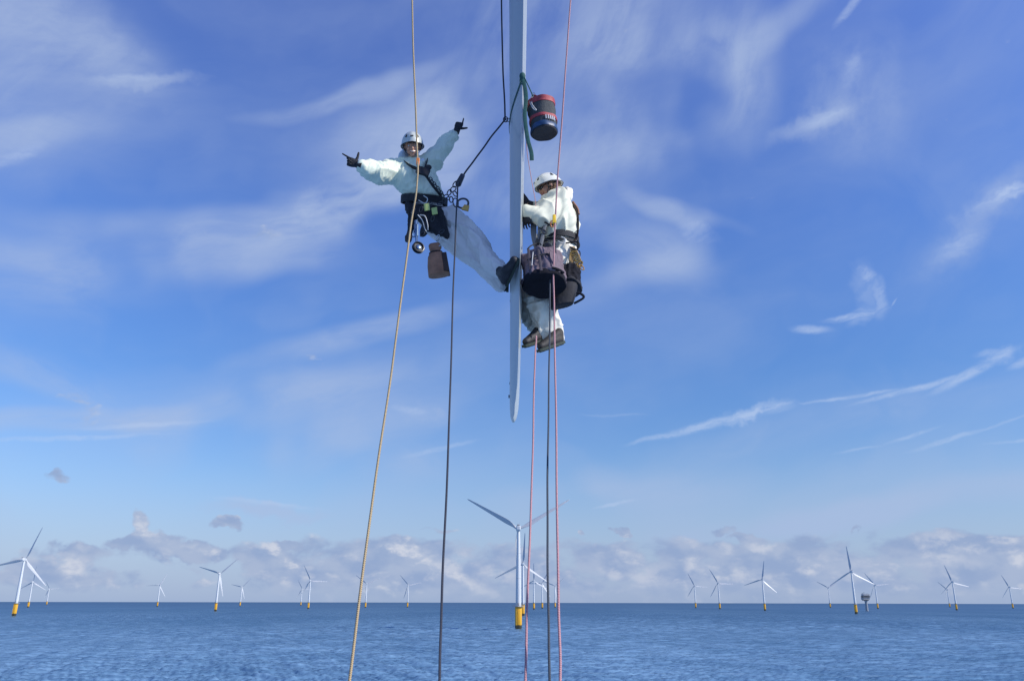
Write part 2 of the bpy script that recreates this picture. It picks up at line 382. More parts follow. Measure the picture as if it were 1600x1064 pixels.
# ------------------------------------------------------------------ mesh helpers
class MB:
    def __init__(s): s.v = []; s.f = []; s.uv = {}; s.rings = 0
    def ring_loft(s, rings, cap=True, closed=False, uvs=None):
        n = len(rings[0]); b = len(s.v)
        for r in rings: s.v += [tuple(p) for p in r]
        R_ = len(rings)
        for i in range(R_ if closed else R_ - 1):
            for j in range(n):
                i2 = (i + 1) % R_; j2 = (j + 1) % n
                if uvs:
                    s.uv[len(s.f)] = [(j / n, uvs[i]), ((j + 1) / n, uvs[i]), ((j + 1) / n, uvs[i2]), (j / n, uvs[i2])]
                s.f.append((b + i*n + j, b + i*n + j2, b + i2*n + j2, b + i2*n + j))
        if cap and not closed:
            s.f.append(tuple(b + j for j in reversed(range(n))))
            s.f.append(tuple(b + (R_-1)*n + j for j in range(n)))
        return s
    def tube(s, pts, rad, seg=10, cap=True, uv=False, flat=None, up=None):
        """round tube; flat=(a, b) gives a ribbon section of half width a*rad and half thickness b*rad"""
        pts = [Vector(p) for p in pts]
        if not hasattr(rad, '__len__'): rad = [rad] * len(pts)
        rings = []; L = [0.0]
        for i in range(1, len(pts)): L.append(L[-1] + (pts[i] - pts[i-1]).length)
        nrm = None
        for i, p in enumerate(pts):
            t = (pts[min(i+1, len(pts)-1)] - pts[max(i-1, 0)]).normalized()
            if nrm is None:
                ref = Vector(up) if up else (Vector((0, 0, 1)) if abs(t.z) < .9 else Vector((1, 0, 0)))
                nrm = (ref - t * ref.dot(t)).normalized()
            else: nrm = (nrm - t * nrm.dot(t)).normalized()
            bn = t.cross(nrm)
            fa, fb = flat if flat else (1, 1)
            rings.append([p + (nrm * math.cos(a) * fa + bn * math.sin(a) * fb) * rad[i] for a in [2*math.pi*k/seg for k in range(seg)]])
        return s.ring_loft(rings, cap, uvs=L if uv else None)
    def torus(s, c, u, v, ru, rv, r, seg=22, sub=7):
        s.rings += 1
        c = Vector(c); u = Vector(u).normalized(); v = Vector(v); v = (v - u * v.dot(u)).normalized(); w = u.cross(v)
        rings = []
        for i in range(seg):
            a = 2*math.pi*i/seg; p = c + u*math.cos(a)*ru + v*math.sin(a)*rv
            o = (u*math.cos(a)*rv + v*math.sin(a)*ru).normalized()
            rings.append([p + (o*math.cos(b) + w*math.sin(b))*r for b in [2*math.pi*k/sub for k in range(sub)]])
        return s.ring_loft(rings, closed=True)
    def ell(s, c, u, v, w, seg=16, rows=10):
        c = Vector(c); u = Vector(u); v = Vector(v); w = Vector(w); b = len(s.v)
        s.v.append(tuple(c - w))
        for i in range(1, rows):
            th = math.pi*i/rows - math.pi/2
            for j in range(seg):
                a = 2*math.pi*j/seg
                s.v.append(tuple(c + (u*math.cos(a) + v*math.sin(a))*math.cos(th) + w*math.sin(th)))
        s.v.append(tuple(c + w)); top = len(s.v) - 1
        for j in range(seg): s.f.append((b, b+1+(j+1) % seg, b+1+j)); s.f.append((top, top-seg+j, top-seg+(j+1) % seg))
        for i in range(rows-2):
            for j in range(seg):
                q = b+1+i*seg; s.f.append((q+j, q+(j+1) % seg, q+seg+(j+1) % seg, q+seg+j))
        return s
    def box(s, c, u, v, w, taper=1.0, bev=.12):
        """chamfered box: half axes u, v, w; taper shrinks the +w end"""
        c = Vector(c); u = Vector(u); v = Vector(v); w = Vector(w); rings = []
        m = min(u.length, v.length) * bev
        ur, vr = 1 - m/u.length, 1 - m/v.length
        mw = min(m / w.length, .4)
        for t, k in ((-1, .0), (-1 + mw, 1), (1 - mw, 1), (1, 0)):
            sc = 1 + (taper - 1) * (t + 1) / 2
            e = 1 if k else (1 - m / max(u.length, v.length))
            a, b_ = ur * sc * e, vr * sc * e; A, B = sc * e, sc * e
            rings.append([c + w*t + u*x + v*y for x, y in ((A, b_), (a, B), (-a, B), (-A, b_), (-A, -b_), (-a, -B), (a, -B), (A, -b_))])
        return s.ring_loft(rings)
    def mesh(s, name, smooth=True):
        me = bpy.data.meshes.new(name); me.from_pydata(s.v, [], s.f)
        if s.uv:
            uvl = me.uv_layers.new(name='UVMap')
            for p in me.polygons:
                q = s.uv.get(p.index)
                if q:
                    for k, li in enumerate(p.loop_indices): uvl.data[li].uv = q[k]
        if smooth: me.polygons.foreach_set('use_smooth', [True] * len(me.polygons))
        me.update(); return me
    def build_each(s, name, m, parent=None, block=126):
        """equal rings collected in one go, each linked as its own object"""
        out = []
        nv = len(s.v) // s.rings; nf = len(s.f) // s.rings
        for i in range(s.rings):
            q = MB(); q.v = s.v[i*nv:(i+1)*nv]; q.f = [tuple(k - i*nv for k in f) for f in s.f[i*nf:(i+1)*nf]]
            out.append(q.build(name, m, parent))
        return out
    def build(s, name, m, parent=None, smooth=True, sharp=40):
        me = s.mesh(name, smooth)
        return link(name, me, m, parent, sharp)

def link(name, me, m, parent=None, sharp=40):
    o = bpy.data.objects.new(name, me); COL.objects.link(o)
    me.materials.append(MATS[m] if isinstance(m, str) else m)
    if sharp:
        try: me.set_sharp_from_angle(angle=R(sharp))
        except Exception: pass
    if parent is not None: o.parent = parent; o.matrix_parent_inverse = base_inv(parent)
    return o
def base_inv(p):
    m = p.matrix_basis.copy()
    q = p
    while q.parent is not None: m = q.parent.matrix_basis @ m; q = q.parent
    return Matrix.Translation(m.to_translation()).inverted() if p.type == 'EMPTY' else Matrix.Identity(4)
def tag(o, label=None, cat=None, group=None, kind=None):
    if label: o['label'] = label
    if cat: o['category'] = cat
    if group: o['group'] = group
    if kind: o['kind'] = kind
    return o
def empty(name, loc, label=None, cat=None, group=None):
    o = bpy.data.objects.new(name, None); COL.objects.link(o); o.location = loc; o.empty_display_size = .2
    return tag(o, label, cat, group)

def catmull(pts, n=8):
    pts = [Vector(p) for p in pts]; out = []
    P = [pts[0]*2 - pts[1]] + pts + [pts[-1]*2 - pts[-2]]
    for i in range(1, len(P) - 2):
        a, b, c, d = P[i-1:i+3]
        for k in range(n):
            t = k / n
            out.append(0.5 * ((2*b) + (c-a)*t + (2*a - 5*b + 4*c - d)*t*t + (-a + 3*b - 3*c + d)*t**3))
    out.append(pts[-1]); return out
def lerp_list(vals, n):
    out = []
    for i in range(len(vals)-1):
        for k in range(n): t = k/n; t = t*t*(3-2*t); out.append(vals[i]*(1-t) + vals[i+1]*t)
    out.append(vals[-1]); return out

def limb(mb, pts, rads, seg=18, n=6):
    """smooth tapered limb closed by round ends"""
    P = catmull(pts, n); r = lerp_list(rads, n)
    mb.tube(P, r, seg)
    mb.ell(P[0], Vector((r[0],0,0)), Vector((0,r[0],0)), Vector((0,0,r[0])), 14, 8)
    mb.ell(P[-1], Vector((r[-1],0,0)), Vector((0,r[-1],0)), Vector((0,0,r[-1])), 14, 8)
def trunk(mb, secs, seg=24, n=5):
    """secs: centre, half-axis u, half-axis v"""
    C = catmull([s[0] for s in secs], n); U = catmull([s[1] for s in secs], n); V_ = catmull([s[2] for s in secs], n)
    rings = []
    for c, u, v in zip(C, U, V_):
        rings.append([c + u*math.copysign(abs(math.cos(a))**.85, math.cos(a)) + v*math.copysign(abs(math.sin(a))**.85, math.sin(a)) for a in [2*math.pi*k/seg for k in range(seg)]])
    mb.ring_loft(rings)

def organic(name, mb, voxel, m, parent=None, smooth=6, folds=(), label=None):
    """grow one continuous skin over overlapping volumes, soften it and press folds into it"""
    me = mb.mesh(name)
    o = bpy.data.objects.new('shaping', me); COL.objects.link(o)
    md = o.modifiers.new('r', 'REMESH'); md.mode = 'VOXEL'; md.voxel_size = voxel; md.use_smooth_shade = True
    if smooth:
        ms = o.modifiers.new('s', 'SMOOTH'); ms.factor = .5; ms.iterations = smooth
    dg = bpy.context.evaluated_depsgraph_get(); dg.update()
    new = bpy.data.meshes.new_from_object(o.evaluated_get(dg))
    bpy.data.objects.remove(o); bpy.data.meshes.remove(me)
    new.name = name
    if folds:
        N = len(new.vertices); co = np.empty(N*3); no = np.empty(N*3)
        new.vertices.foreach_get('co', co); new.vertices.foreach_get('normal', no)
        co = co.reshape(-1, 3); no = no.reshape(-1, 3); d = np.zeros(N)
        for (amp, freq, axis, stretch, lo, hi, seed) in folds:
            ax = Vector(axis).normalized(); A = np.array(ax)
            t = co @ A
            q = co - np.outer(t, A) * (1 - 1/stretch)
            q = q * freq + seed
            val = np.array([mnoise.noise(Vector(x)) + .5*mnoise.noise(Vector(x)*2.1) for x in q])
            ridge = 1 - np.minimum(1, np.abs(val) * 2.4)
            w = 1.0
            d += (ridge**2.2 - .25) * amp * w
        co += no * d[:, None]
        new.vertices.foreach_set('co', co.ravel())
    new.polygons.foreach_set('use_smooth', [True] * len(new.polygons)); new.materials.clear(); new.update()
    ob = link(name, new, m, parent, sharp=None)
    if label: ob['label'] = label
    return ob

# ------------------------------------------------------------------ sea
SEA_C0, SEA_C1 = (.115, .225, .36), (.205, .35, .51)
def sea():
    rs = [0.0, 40.0, 90.0, 140.0]
    r = 150.0
    while r < 16000: rs.append(r); r *= 1.0036 if r < 1900 else 1.03
    rs.append(16000.0)
    th = list(np.arange(-42, 42.01, 0.095)) + list(np.arange(47, 318, 5.0))
    rs = np.array(rs); th = np.radians(np.array(th))
    RR, TT = np.meshgrid(rs, th, indexing='ij')
    Xg = RR*np.sin(TT); Yg = RR*np.cos(TT); Zg = np.zeros_like(Xg)
    dr = np.gradient(rs)[:, None]
    rng = np.random.RandomState(4)
    front = ((TT < R(42)) | (TT > R(318))).astype(float)
    Hx = np.zeros_like(Xg)
    for i in range(100):
        lam = 1.4 * (1.026 ** i) * rng.uniform(.9, 1.1)
        ang = R(205) + rng.normal(0, .62)
        k = 2*math.pi/lam
        amp = .0185 * lam ** .42
        fade = np.clip((lam / (1.5*np.maximum(dr, RR*0.0017))) - .6, 0, 1) * np.clip(3 - RR/1900*3, 0, 1)
        ph = rng.uniform(0, 6.28)
        arg = k*(Xg*math.sin(ang) + Yg*math.cos(ang)) + ph
        s = np.sin(arg)
        Zg += amp * fade * (s + .22*np.cos(2*arg))
    # gusts: patches where the chop is taller
    g = 1 + .35*np.sin(Xg*.011 + 2*np.sin(Yg*.006)) * np.sin(Yg*.008 + 1.3*np.sin(Xg*.004))
    Zg *= g * front
    nr, nt = RR.shape
    co = np.stack([Xg, Yg, Zg], -1).reshape(-1, 3)
    idx = np.arange(nr*nt).reshape(nr, nt)
    a = idx[:-1, :]; b = np.roll(idx, -1, 1)[:-1, :]; c = np.roll(idx, -1, 1)[1:, :]; d = idx[1:, :]
    fc = np.stack([a, b, c, d], -1).reshape(-1, 4)
    me = bpy.data.meshes.new('water'); me.vertices.add(len(co)); me.vertices.foreach_set('co', co.ravel())
    me.loops.add(fc.size); me.loops.foreach_set('vertex_index', fc.ravel())
    me.polygons.add(len(fc)); me.polygons.foreach_set('loop_start', np.arange(0, fc.size, 4)); me.polygons.foreach_set('loop_total', np.full(len(fc), 4))
    me.polygons.foreach_set('use_smooth', [True]*len(fc)); me.update(calc_edges=True); me.validate()
    m = bpy.data.materials.new('sea_water'); m.use_nodes = True; T = NT(m.node_tree)
    o = T.n('ShaderNodeOutputMaterial')
    tc = T.n('ShaderNodeTexCoord').outputs['Object']
    dist = T.vm('LENGTH', tc); dist = T.t.nodes[-1].outputs['Value']
    big = T.noise(T.map(tc, (0,0,0), (0,0,0), (260, 700, 1)), 1.0, 4, .55)
    mid = T.noise(T.map(tc, (0,0,0), (0,0,R(12)), (26, 60, 1)), 1.0, 4, .6)
    c = T.mix(T.rng(T.m('ADD', T.m('MULTIPLY', big, .6), T.m('MULTIPLY', mid, .4)), .38, .62), SEA_C0, SEA_C1)
    slick = T.rng(T.noise(T.map(tc, (40,0,0), (0,0,R(-3)), (150, 16, 1)), 1.0, 4, .6), .60, .70)
    c = T.mix(T.m('MULTIPLY', slick, .35), c, (.30, .44, .56))
    ch = T.m('ADD', T.noise(T.map(tc, (0,0,0), (0,0,R(20)), (1.6, 1.0, 1)), .9, 6, .68), T.m('MULTIPLY', T.noise(tc, .16, 5, .6), 2.2))
    bn = T.n('ShaderNodeBump'); bn.inputs['Distance'].default_value = SEA_BUMP
    T.put(bn.inputs['Strength'], T.rng(dist, 120, 6000, .95, .5, False)); T.put(bn.inputs['Height'], ch)
    # light leaving the water below, and a rough reflection over it weighted by Fresnel
    df = T.n('ShaderNodeBsdfDiffuse'); T.put(df.inputs[0], c); T.t.links.new(bn.outputs[0], df.inputs['Normal'])
    gl = T.n('ShaderNodeBsdfGlossy'); gl.inputs[0].default_value = (*SEA_REFL, 1); T.put(gl.inputs['Roughness'], T.rng(dist, 150, 4000, .18, .40, False)); T.t.links.new(bn.outputs[0], gl.inputs['Normal'])
    fr = T.n('ShaderNodeFresnel'); fr.inputs[0].default_value = 1.33; T.t.links.new(bn.outputs[0], fr.inputs['Normal'])
    mx = T.n('ShaderNodeMixShader'); T.put(mx.inputs[0], T.m('POWER', fr.outputs[0], 1.7)); T.t.links.new(df.outputs[0], mx.inputs[1]); T.t.links.new(gl.outputs[0], mx.inputs[2])
    T.t.links.new(mx.outputs[0], o.inputs[0])
    MATS['sea_water'] = m
    o_ = link('water', me, m, sharp=None); o_['kind'] = 'structure'
SEA_REFL = (.20, .31, .40); SEA_BUMP = .16
sea()

# ------------------------------------------------------------------ far turbines
HUB = 74.0; RL = 47.0
def lathe(prof, seg=28):
    return [[Vector((r*math.cos(2*math.pi*k/seg), r*math.sin(2*math.pi*k/seg), z)) for k in range(seg)] for r, z in prof]
def airfoil(chord, thick, twist, n=14, le=.3):
    pts = []
    for k in range(n):
        a = 2*math.pi*k/n; x = (1 - math.cos(a))/2
        yt = 1.15*thick*(math.sqrt(max(x, 0)) - .35*x - .65*x**2 - .0*x)/.62
        y = yt*.5 if a < math.pi else -yt*.5
        pts.append(((x - le)*chord, y))
    ct, st = math.cos(twist), math.sin(twist)
    return [(x*ct - y*st, x*st + y*ct) for x, y in pts]

def make_turbine():
    root = empty('wind_turbine', (0, 0, 0))
    MB().ring_loft(lathe([(2.35, -4), (2.35, 1.0), (2.6, 1.3), (2.6, 16.2)])).build('transition_piece', 'yellow_paint', root)
    pf = MB(); pf.ring_loft(lathe([(2.3, 16.2), (4.3, 16.25), (4.35, 16.6), (2.3, 16.62)]))
    for k in range(14):
        a = 2*math.pi*k/14; x, y = 4.2*math.cos(a), 4.2*math.sin(a)
        pf.tube([(x, y, 16.5), (x, y, 17.75)], .05, 5)
    for z in (17.2, 17.75): pf.torus((0, 0, z), (1,0,0), (0,1,0), 4.2, 4.2, .06, 28, 5)
    pf.build('platform', 'steel_grey', root)
    ld_ = MB()
    for sx in (-.5, .5): ld_.tube([(sx - 1.0, -3.3, -2), (sx - 1.0, -3.3, 16.3)], .17, 8)
    for k in range(16): ld_.tube([(-1.5, -3.3, 1 + k), (-.5, -3.3, 1 + k)], .06, 5)
    for z in (3, 9, 14): ld_.tube([(-1.5, -3.3, z), (-1.2, -2.3, z)], .12, 6); ld_.tube([(-.5, -3.3, z), (-.8, -2.3, z)], .12, 6)
    ld_.build('boat_landing', 'yellow_paint', root)
    tw = MB().ring_loft(lathe([(2.1, 16.6), (2.1, 20), (1.85, 40), (1.55, 58), (1.25, 72.2)])).build('tower', 'tower_paint', root)
    MB().box((.0, -2.135, 18.1), (.45, 0, 0), (0, 0, 1.05), (0, .06, 0)).build('door', 'steel_grey', tw)
    # nacelle toward -y, rotor on +y
    nm = MB(); rings = []
    for y, hw, hh, dz in ((3.0, 1.25, 1.35, 0), (2.2, 1.75, 1.85, 0), (-4.5, 1.8, 1.9, .1), (-6.8, 1.55, 1.6, .25), (-7.3, 1.1, 1.2, .3)):
        rings.append([Vector((hw*math.copysign(abs(math.cos(a))**.45, math.cos(a)), y, HUB + dz + hh*math.copysign(abs(math.sin(a))**.45, math.sin(a)))) for a in [2*math.pi*(k+.5)/20 for k in range(20)]])
    nm.ring_loft(rings); nc = nm.build('nacelle', 'nacelle_paint', root)
    cs = MB(); cs.box((0, -5.6, HUB + 2.45), (1.1, 0, 0), (0, .9, 0), (0, 0, .45))
    cs.tube([(.5, -6, HUB + 2.8), (.5, -6, HUB + 4.2)], .05, 5); cs.build('cooler_top', 'steel_grey', nc)
    hub = MB(); hub.ell((0, 4.2, HUB), (1.65, 0, 0), (0, 0, 1.65), (0, 2.1, 0), 18, 12); hub.build('hub', 'nacelle_paint', root)
    bm = MB(); rings = []
    for t in [0, .03, .07, .12, .18, .25, .35, .5, .65, .8, .9, .96, .99, 1.0]:
        z = 1.2 + t*(RL - 1.2)
        if t <= .03: c_, th, tw_ = 1.8, 1.75, .25
        else:
            c_ = np.interp(t, [.03, .07, .2, .5, .8, .96, .99, 1], [2.0, 2.6, 4.6, 3.1, 1.9, 1.1, .7, .2]); th = np.interp(t, [.03, .12, .2, .5, 1], [1.75, 1.3, .85, .42, .02]); tw_ = np.interp(t, [0, .2, 1], [-.72, -.66, -.50])
        if t <= .03: pl = [(.9*math.cos(2*math.pi*k/14)*-1, .88*math.sin(2*math.pi*k/14)) for k in range(14)]
        else: pl = airfoil(c_, th, tw_)
        rings.append([Vector((x, y + 2.2*t*t, z)) for x, y in pl])
    bm.ring_loft(rings); bme = bm.mesh('blade')
    blades = []
    for k in range(3):
        b = bpy.data.objects.new('blade', bme if k == 0 else bme); COL.objects.link(b)
        if k == 0: bme.materials.append(MATS['blade_paint'])
        b.parent = root; b.location = (0, 4.2, HUB); blades.append(b)
    return root
def place_turbine(root, hx, hy, ang, yaw, label):
    dirv = ray(hx, hy); t = (HUB - CAM.z) / dirv.z
    p = CAM + dirv * t
    root.location = (p.x, p.y, 0); root.rotation_euler = (0, 0, R(yaw))
    k = 0
    for ch in root.children:
        if ch.name.startswith('blade'):
            ch.rotation_euler = (0, R(90 - ang - 120*k), 0); k += 1
    tag(root, label, 'wind turbine', 'offshore wind turbines across the sea')
def copy_tree(o, parent=None):
    c = o.copy(); COL.objects.link(c); c.parent = parent
    for ch in list(o.children): copy_tree(ch, c)
    return c
TURBINES = [  # hub pixel, blade angle, yaw, label
    (810, 826, 30, 0, 'largest and nearest wind turbine, below the hanging blade tip, with raised V of two blades'),
    (38, 874, 73, 6, 'tall wind turbine nearest the left edge with bright yellow base'),
    (51, 909, 90, 5, 'small wind turbine with yellow base just right of the big left edge turbine'),
    (77, 920, 5, 5, 'tiny pale wind turbine, third from the left edge, under a blade tip'),
    (250, 914, 62, 35, 'lone slim wind turbine below the towering heaped cloud at left'),
    (343, 896, 43, 4, 'medium wind turbine at left with orange yellow base and blades in a tilted Y'),
    (378, 917, 47, 4, 'tiny wind turbine right of the medium left turbine with tilted Y blades'),
    (485, 907, 118, 4, 'wind turbine just left of the yellow rope with one blade pointing right'),
    (472, 920, 120, 4, 'tiny wind turbine close behind the one left of the yellow rope'),
    (573, 912, 24, 4, 'tiny wind turbine right beside the yellow rope above the horizon'),
    (638, 914, 12, 4, 'tiny wind turbine alone midway between yellow rope and black rope'),
    (817, 881, 86, 0, 'wind turbine directly behind the nearest one, upright blade showing right of its tower'),
    (834, 907, 330, 0, 'small turbine with bare tower first in the receding row right of the nearest turbine'),
    (847, 911, 62, 0, 'smaller turbine second in the receding row, left of the dark grey rope'),
    (867, 915, 160, 0, 'faintest turbine of the receding row, just behind the long pink rope'),
    (1085, 915, 115, -3, 'tiny pale wind turbine, leftmost of the turbines right of the ropes'),
    (1122, 911, 118, -3, 'small turbine with a blade pointing right, second right of the ropes'),
    (1191, 905, 78, -3, 'medium small turbine with upright dark blade, third right of the ropes'),
    (1294, 918, 150, -3, 'tiny faint turbine just left of the tall right hand turbine'),
    (1330, 893, 92, -4, 'tallest turbine on the right side with yellow base and upright blade'),
    (1367, 914, 125, -4, 'tiny turbine just right of the dark offshore substation'),
    (1480, 921, 135, -4, 'tiny turbine half hidden behind a blade of the one at far right'),
    (1488, 909, 105, -4, 'medium small turbine second from the right edge, a pale blade to the right'),
    (1577, 917, 113, -4, 'small wind turbine nearest the right edge of the sea'),
]
proto = make_turbine()
copies = [proto] + [copy_tree(proto) for _ in TURBINES[1:]]
for o, a in zip(copies, TURBINES): place_turbine(o, *a)

def substation():
    d = ray(1352, 931); d0 = 2050; p = CAM + d*(d0/d.y); 
    root = empty('offshore_substation', (p.x, p.y, 0), 'dark boxy offshore substation on a single column beside the tall right turbine', 'substation')
    X0, Y0 = p.x, p.y
    MB().ring_loft([[Vector((X0, Y0, 0)) + q for q in r] for r in lathe([(3.2, -4), (3.0, 21), (4.2, 24)])]).build('column', 'steel_grey', root)
    for i, (z, hw, hh) in enumerate(((25, 6, .9), (28.5, 8.4, 1.9), (33, 8.8, 1.8), (37.4, 8.2, 1.7))):
        MB().box((X0 + (i-1.5)*.6, Y0, z), (hw, 0, 0), (0, 7, 0), (0, 0, hh)).build('deck_module', 'steel_grey' if i % 2 else 'dark_metal', root)
        if i: MB().box((X0, Y0, z - hh - .35), (hw + .8, 0, 0), (0, 8, 0), (0, 0, .25)).build('deck', 'nacelle_paint', root)
    m = MB()
    for x in (-7, -2, 3, 7): m.tube([(X0 + x, Y0, 38.5), (X0 + x, Y0, 41.5)], .3, 6)
    m.tube([(X0 - 8, Y0, 40), (X0 - 1, Y0, 43)], .35, 6); m.build('crane', 'dark_metal', root)
substation()

# ------------------------------------------------------------------ the blade the men work on
def blade_params(z):
    """half thickness, chord, trailing edge x, middle x, trailing edge y at height z"""
    T_ = float(np.interp(z, [21.46, 21.49, 21.54, 21.62, 21.75, 22.0, 22.44, 26, 34, 46], [.006, .034, .058, .076, .088, .094, .106, .190, .41, .9]))
    C = float(np.interp(z, [21.46, 21.49, 21.54, 21.62, 21.75, 22.0, 22.44, 26, 34, 46], [.14, .34, .50, .60, .68, .74, .78, 1.04, 1.7, 2.6]))
    mx = float(np.interp(z, [21.46, 21.62, 22.0, 22.44, 26, 46], [.012, .020, .028, .034, .0585, .07]))
    te = mx + T_*.5 - float(np.interp(z, [21.46, 21.56, 21.9, 22.44, 26, 46], [.002, .026, .020, .023, .043, .06]))
    return T_*.5, C, te, mx, 6.55 + (.80 - C)*.5*0
def blade_ring(z, n=40, off=0.0):
    h, C, te, mx, y0 = blade_params(z)
    ring = []
    N = n // 2
    ch = []
    for k in range(N + 1): t = k / N; ch.append((1 - math.cos(t*math.pi))/2)
    L, Rr = [], []
    for s in ch:            # s = 0 trailing edge (near the camera), 1 leading edge
        shp = math.sin(min(s/.62, 1)*math.pi/2)**1.15 if s < .62 else math.sqrt(max(0, 1 - ((s - .62)/.38)**2))
        xc = te + (mx - te)*min(s/.62, 1)
        L.append(Vector((te + (mx - h - te)*shp if s < .62 else mx - h*shp, y0 + s*C, z)))
        Rr.append(Vector((te + (mx + h - te)*shp if s < .62 else mx + h*shp, y0 + s*C, z)))
    ring = L + Rr[-2:0:-1]
    if off:
        c = sum(ring, Vector()) / len(ring)
        out = []
        for i, p in enumerate(ring):
            a = ring[i-1]; b = ring[(i+1) % len(ring)]; t = (b - a).normalized(); nn = Vector((t.y, -t.x, 0))
            if (nn.dot(p - c)) < 0: nn = -nn
            out.append(p + nn*off)
        ring = out
    return ring
def blade_left_x(y, z):
    r = blade_ring(z); half = r[:21]
    return float(np.interp(y, [p.y for p in half], [p.x for p in half]))
def main_blade():
    root = empty('turbine_blade', (0.03, 6.9, 21.46), 'long grey turbine blade hanging straight down between the two rope workers', 'turbine blade')
    zs = [21.46, 21.47, 21.49, 21.515, 21.54, 21.58, 21.62, 21.68, 21.75, 21.87, 22.0, 22.1, 22.3, 22.6, 23, 23.5, 24, 24.6, 25.3, 26, 27, 28.5, 30, 32, 34, 38, 42, 46]
    MB().ring_loft([blade_ring(z) for z in zs]).build('shell', 'gel_coat', root, sharp=50)
    # small receptor bolts near the tip, left face
    for (z, y) in ((21.86, 6.95), (22.66, 6.98)):
        x = blade_left_x(y, z)
        MB().ell((x, y, z), (0, .014, 0), (0, 0, .014), (.004, 0, 0), 12, 6).build('lightning_receptor', 'steel_grey', root)
    MB().box((blade_left_x(6.95, 21.74) - .004, 6.95, 21.74), (.007, 0, 0), (0, .02, 0), (0, 0, .010)).build('tip_drain', 'steel_grey', root)
main_blade()

def sling():
    root = empty('lifting_sling', at(818, 130, 6.6), 'green webbing sling wrapped around the grey blade with a loose tail', 'sling')
    zt = at(817, 127, 6.6).z; zb = at(796, 187, 7.0).z
    # loop round the section: high at the trailing edge, low on the left bulge
    n = 40; pts = []
    base = blade_ring(zt - .15, n, .004)
    for p in base:
        f = min(1, max(0, (p.y - 6.55)/.5))
        z = zt + (zb - zt)*f
        rr = blade_ring(z, n, .005)
        i = base.index(p); pts.append(rr[i])
    pts.append(pts[0])
    MB().tube(pts, .019, 8, flat=(1, .14), up=(0, 0, 1)).build('loop', 'sling_green', root)
    k = pts[0]
    kn = MB(); kn.ell(k + Vector((.0, -.02, 0)), (.03, 0, 0), (0, .025, 0), (0, 0, .04)); kn.torus(k + Vector((.0, -.02, -.05)), (1, 0, 0), (0, 0, 1), .022, .04, .007)
    kn.build('knot', 'sling_green', root)
    t = catmull([k + Vector((0, -.03, 0)), at(822, 150, 6.52), at(820, 180, 6.5), at(824, 215, 6.5), at(830, 238, 6.5), at(831, 251, 6.5)], 6)
    MB().tube(t, .019, 8, flat=(1, .12), up=(1, 0, 0)).build('tail', 'sling_green', root)
    t = catmull([k + Vector((.01, -.03, 0)), at(829, 142, 6.53), at(833, 152, 6.56)], 6)
    MB().tube(t, .006, 8).build('cord', 'sling_green', root)
sling()

def bucket():
    Y = 6.62
    root = empty('tool_bucket', at(850, 212, Y), 'red, dark grey and blue fabric bucket hanging from the green sling', 'bucket')
    bc = at(850.5, 209, Y); tcn = at(845, 163, Y + .02)
    ax = (tcn - bc).normalized(); u = Vector((1, 0, 0)); u = (u - ax*u.dot(ax)).normalized(); v = ax.cross(u)
    L = (tcn - bc).length; r0, r1 = .122, .138
    def ring(t, r, seg=36, sag=0): return [bc + ax*(L*t) + (u*math.cos(a) + v*math.sin(a))*(r*(1 + .03*math.sin(3*a + t*5) + .018*math.sin(7*a))) for a in [2*math.pi*k/seg for k in range(seg)]]
    def shell(name, t0, t1, e, m):
        rr = [ring(t, r0 + (r1 - r0)*t + e + .004*math.sin(t*20)) for t in np.linspace(t0, t1, 7)]
        inner = [ring(t, r0 + (r1 - r0)*t - .006) for t in np.linspace(t1, t0, 7)]
        return MB().ring_loft(rr + inner, closed=True).build(name, m, root)
    shell('wall', .16, .97, 0, 'bucket_grey')
    shell('rim_band', .84, .99, .005, 'bucket_red'); shell('lower_band', .34, .43, .004, 'bucket_red')
    shell('blue_skirt', .03, .18, .004, 'bucket_blue')
    MB().ring_loft([ring(.012, r0*.9), ring(-.012, r0*.98), ring(.005, r0 + .002), ring(.05, r0 + .001)]).build('base', 'bucket_base', root)
    cont = MB().ring_loft([ring(.8, r1*.94), ring(.86, r1*.7), ring(.9, r1*.2)]).build('contents', 'bucket_base', root)
    tk = MB()
    for k in range(5):
        a = -1.42 + k*.17; c = bc + ax*(L*.27) + (u*math.cos(a) + v*math.sin(a))*(r0 + .015)
        tk.box(c, ax*.022, u*math.sin(a)*-.006 + v*math.cos(a)*.006, (u*math.cos(a) + v*math.sin(a))*.003)
    tk.build('printed_mark', 'bucket_mark', root)
    h0 = bc + ax*(L*.95) - u*.12 + v*.02; h1 = bc + ax*(L*.95) + u*.10 + v*(-.05)
    top = at(834, 150, Y - .02)
    MB().tube(catmull([h0, h0 + ax*.03 + u*.02, top, at(850, 157, Y - .05), h1 + ax*.02, h1], 8), .010, 8, flat=(1.3, .6)).build('handle', 'bucket_red', root)
    MB().tube(catmull([top, at(831, 162, Y - .1), at(838, 172, Y - .14), at(833, 170, Y - .13), at(828, 158, Y - .06), top], 6), .004, 6).build('lanyard', 'cord_white', root)
    MB().torus(top, (1, 0, 0), (0, 0, 1), .018, .03, .005).build('carabiner', 'steel', root)
bucket()

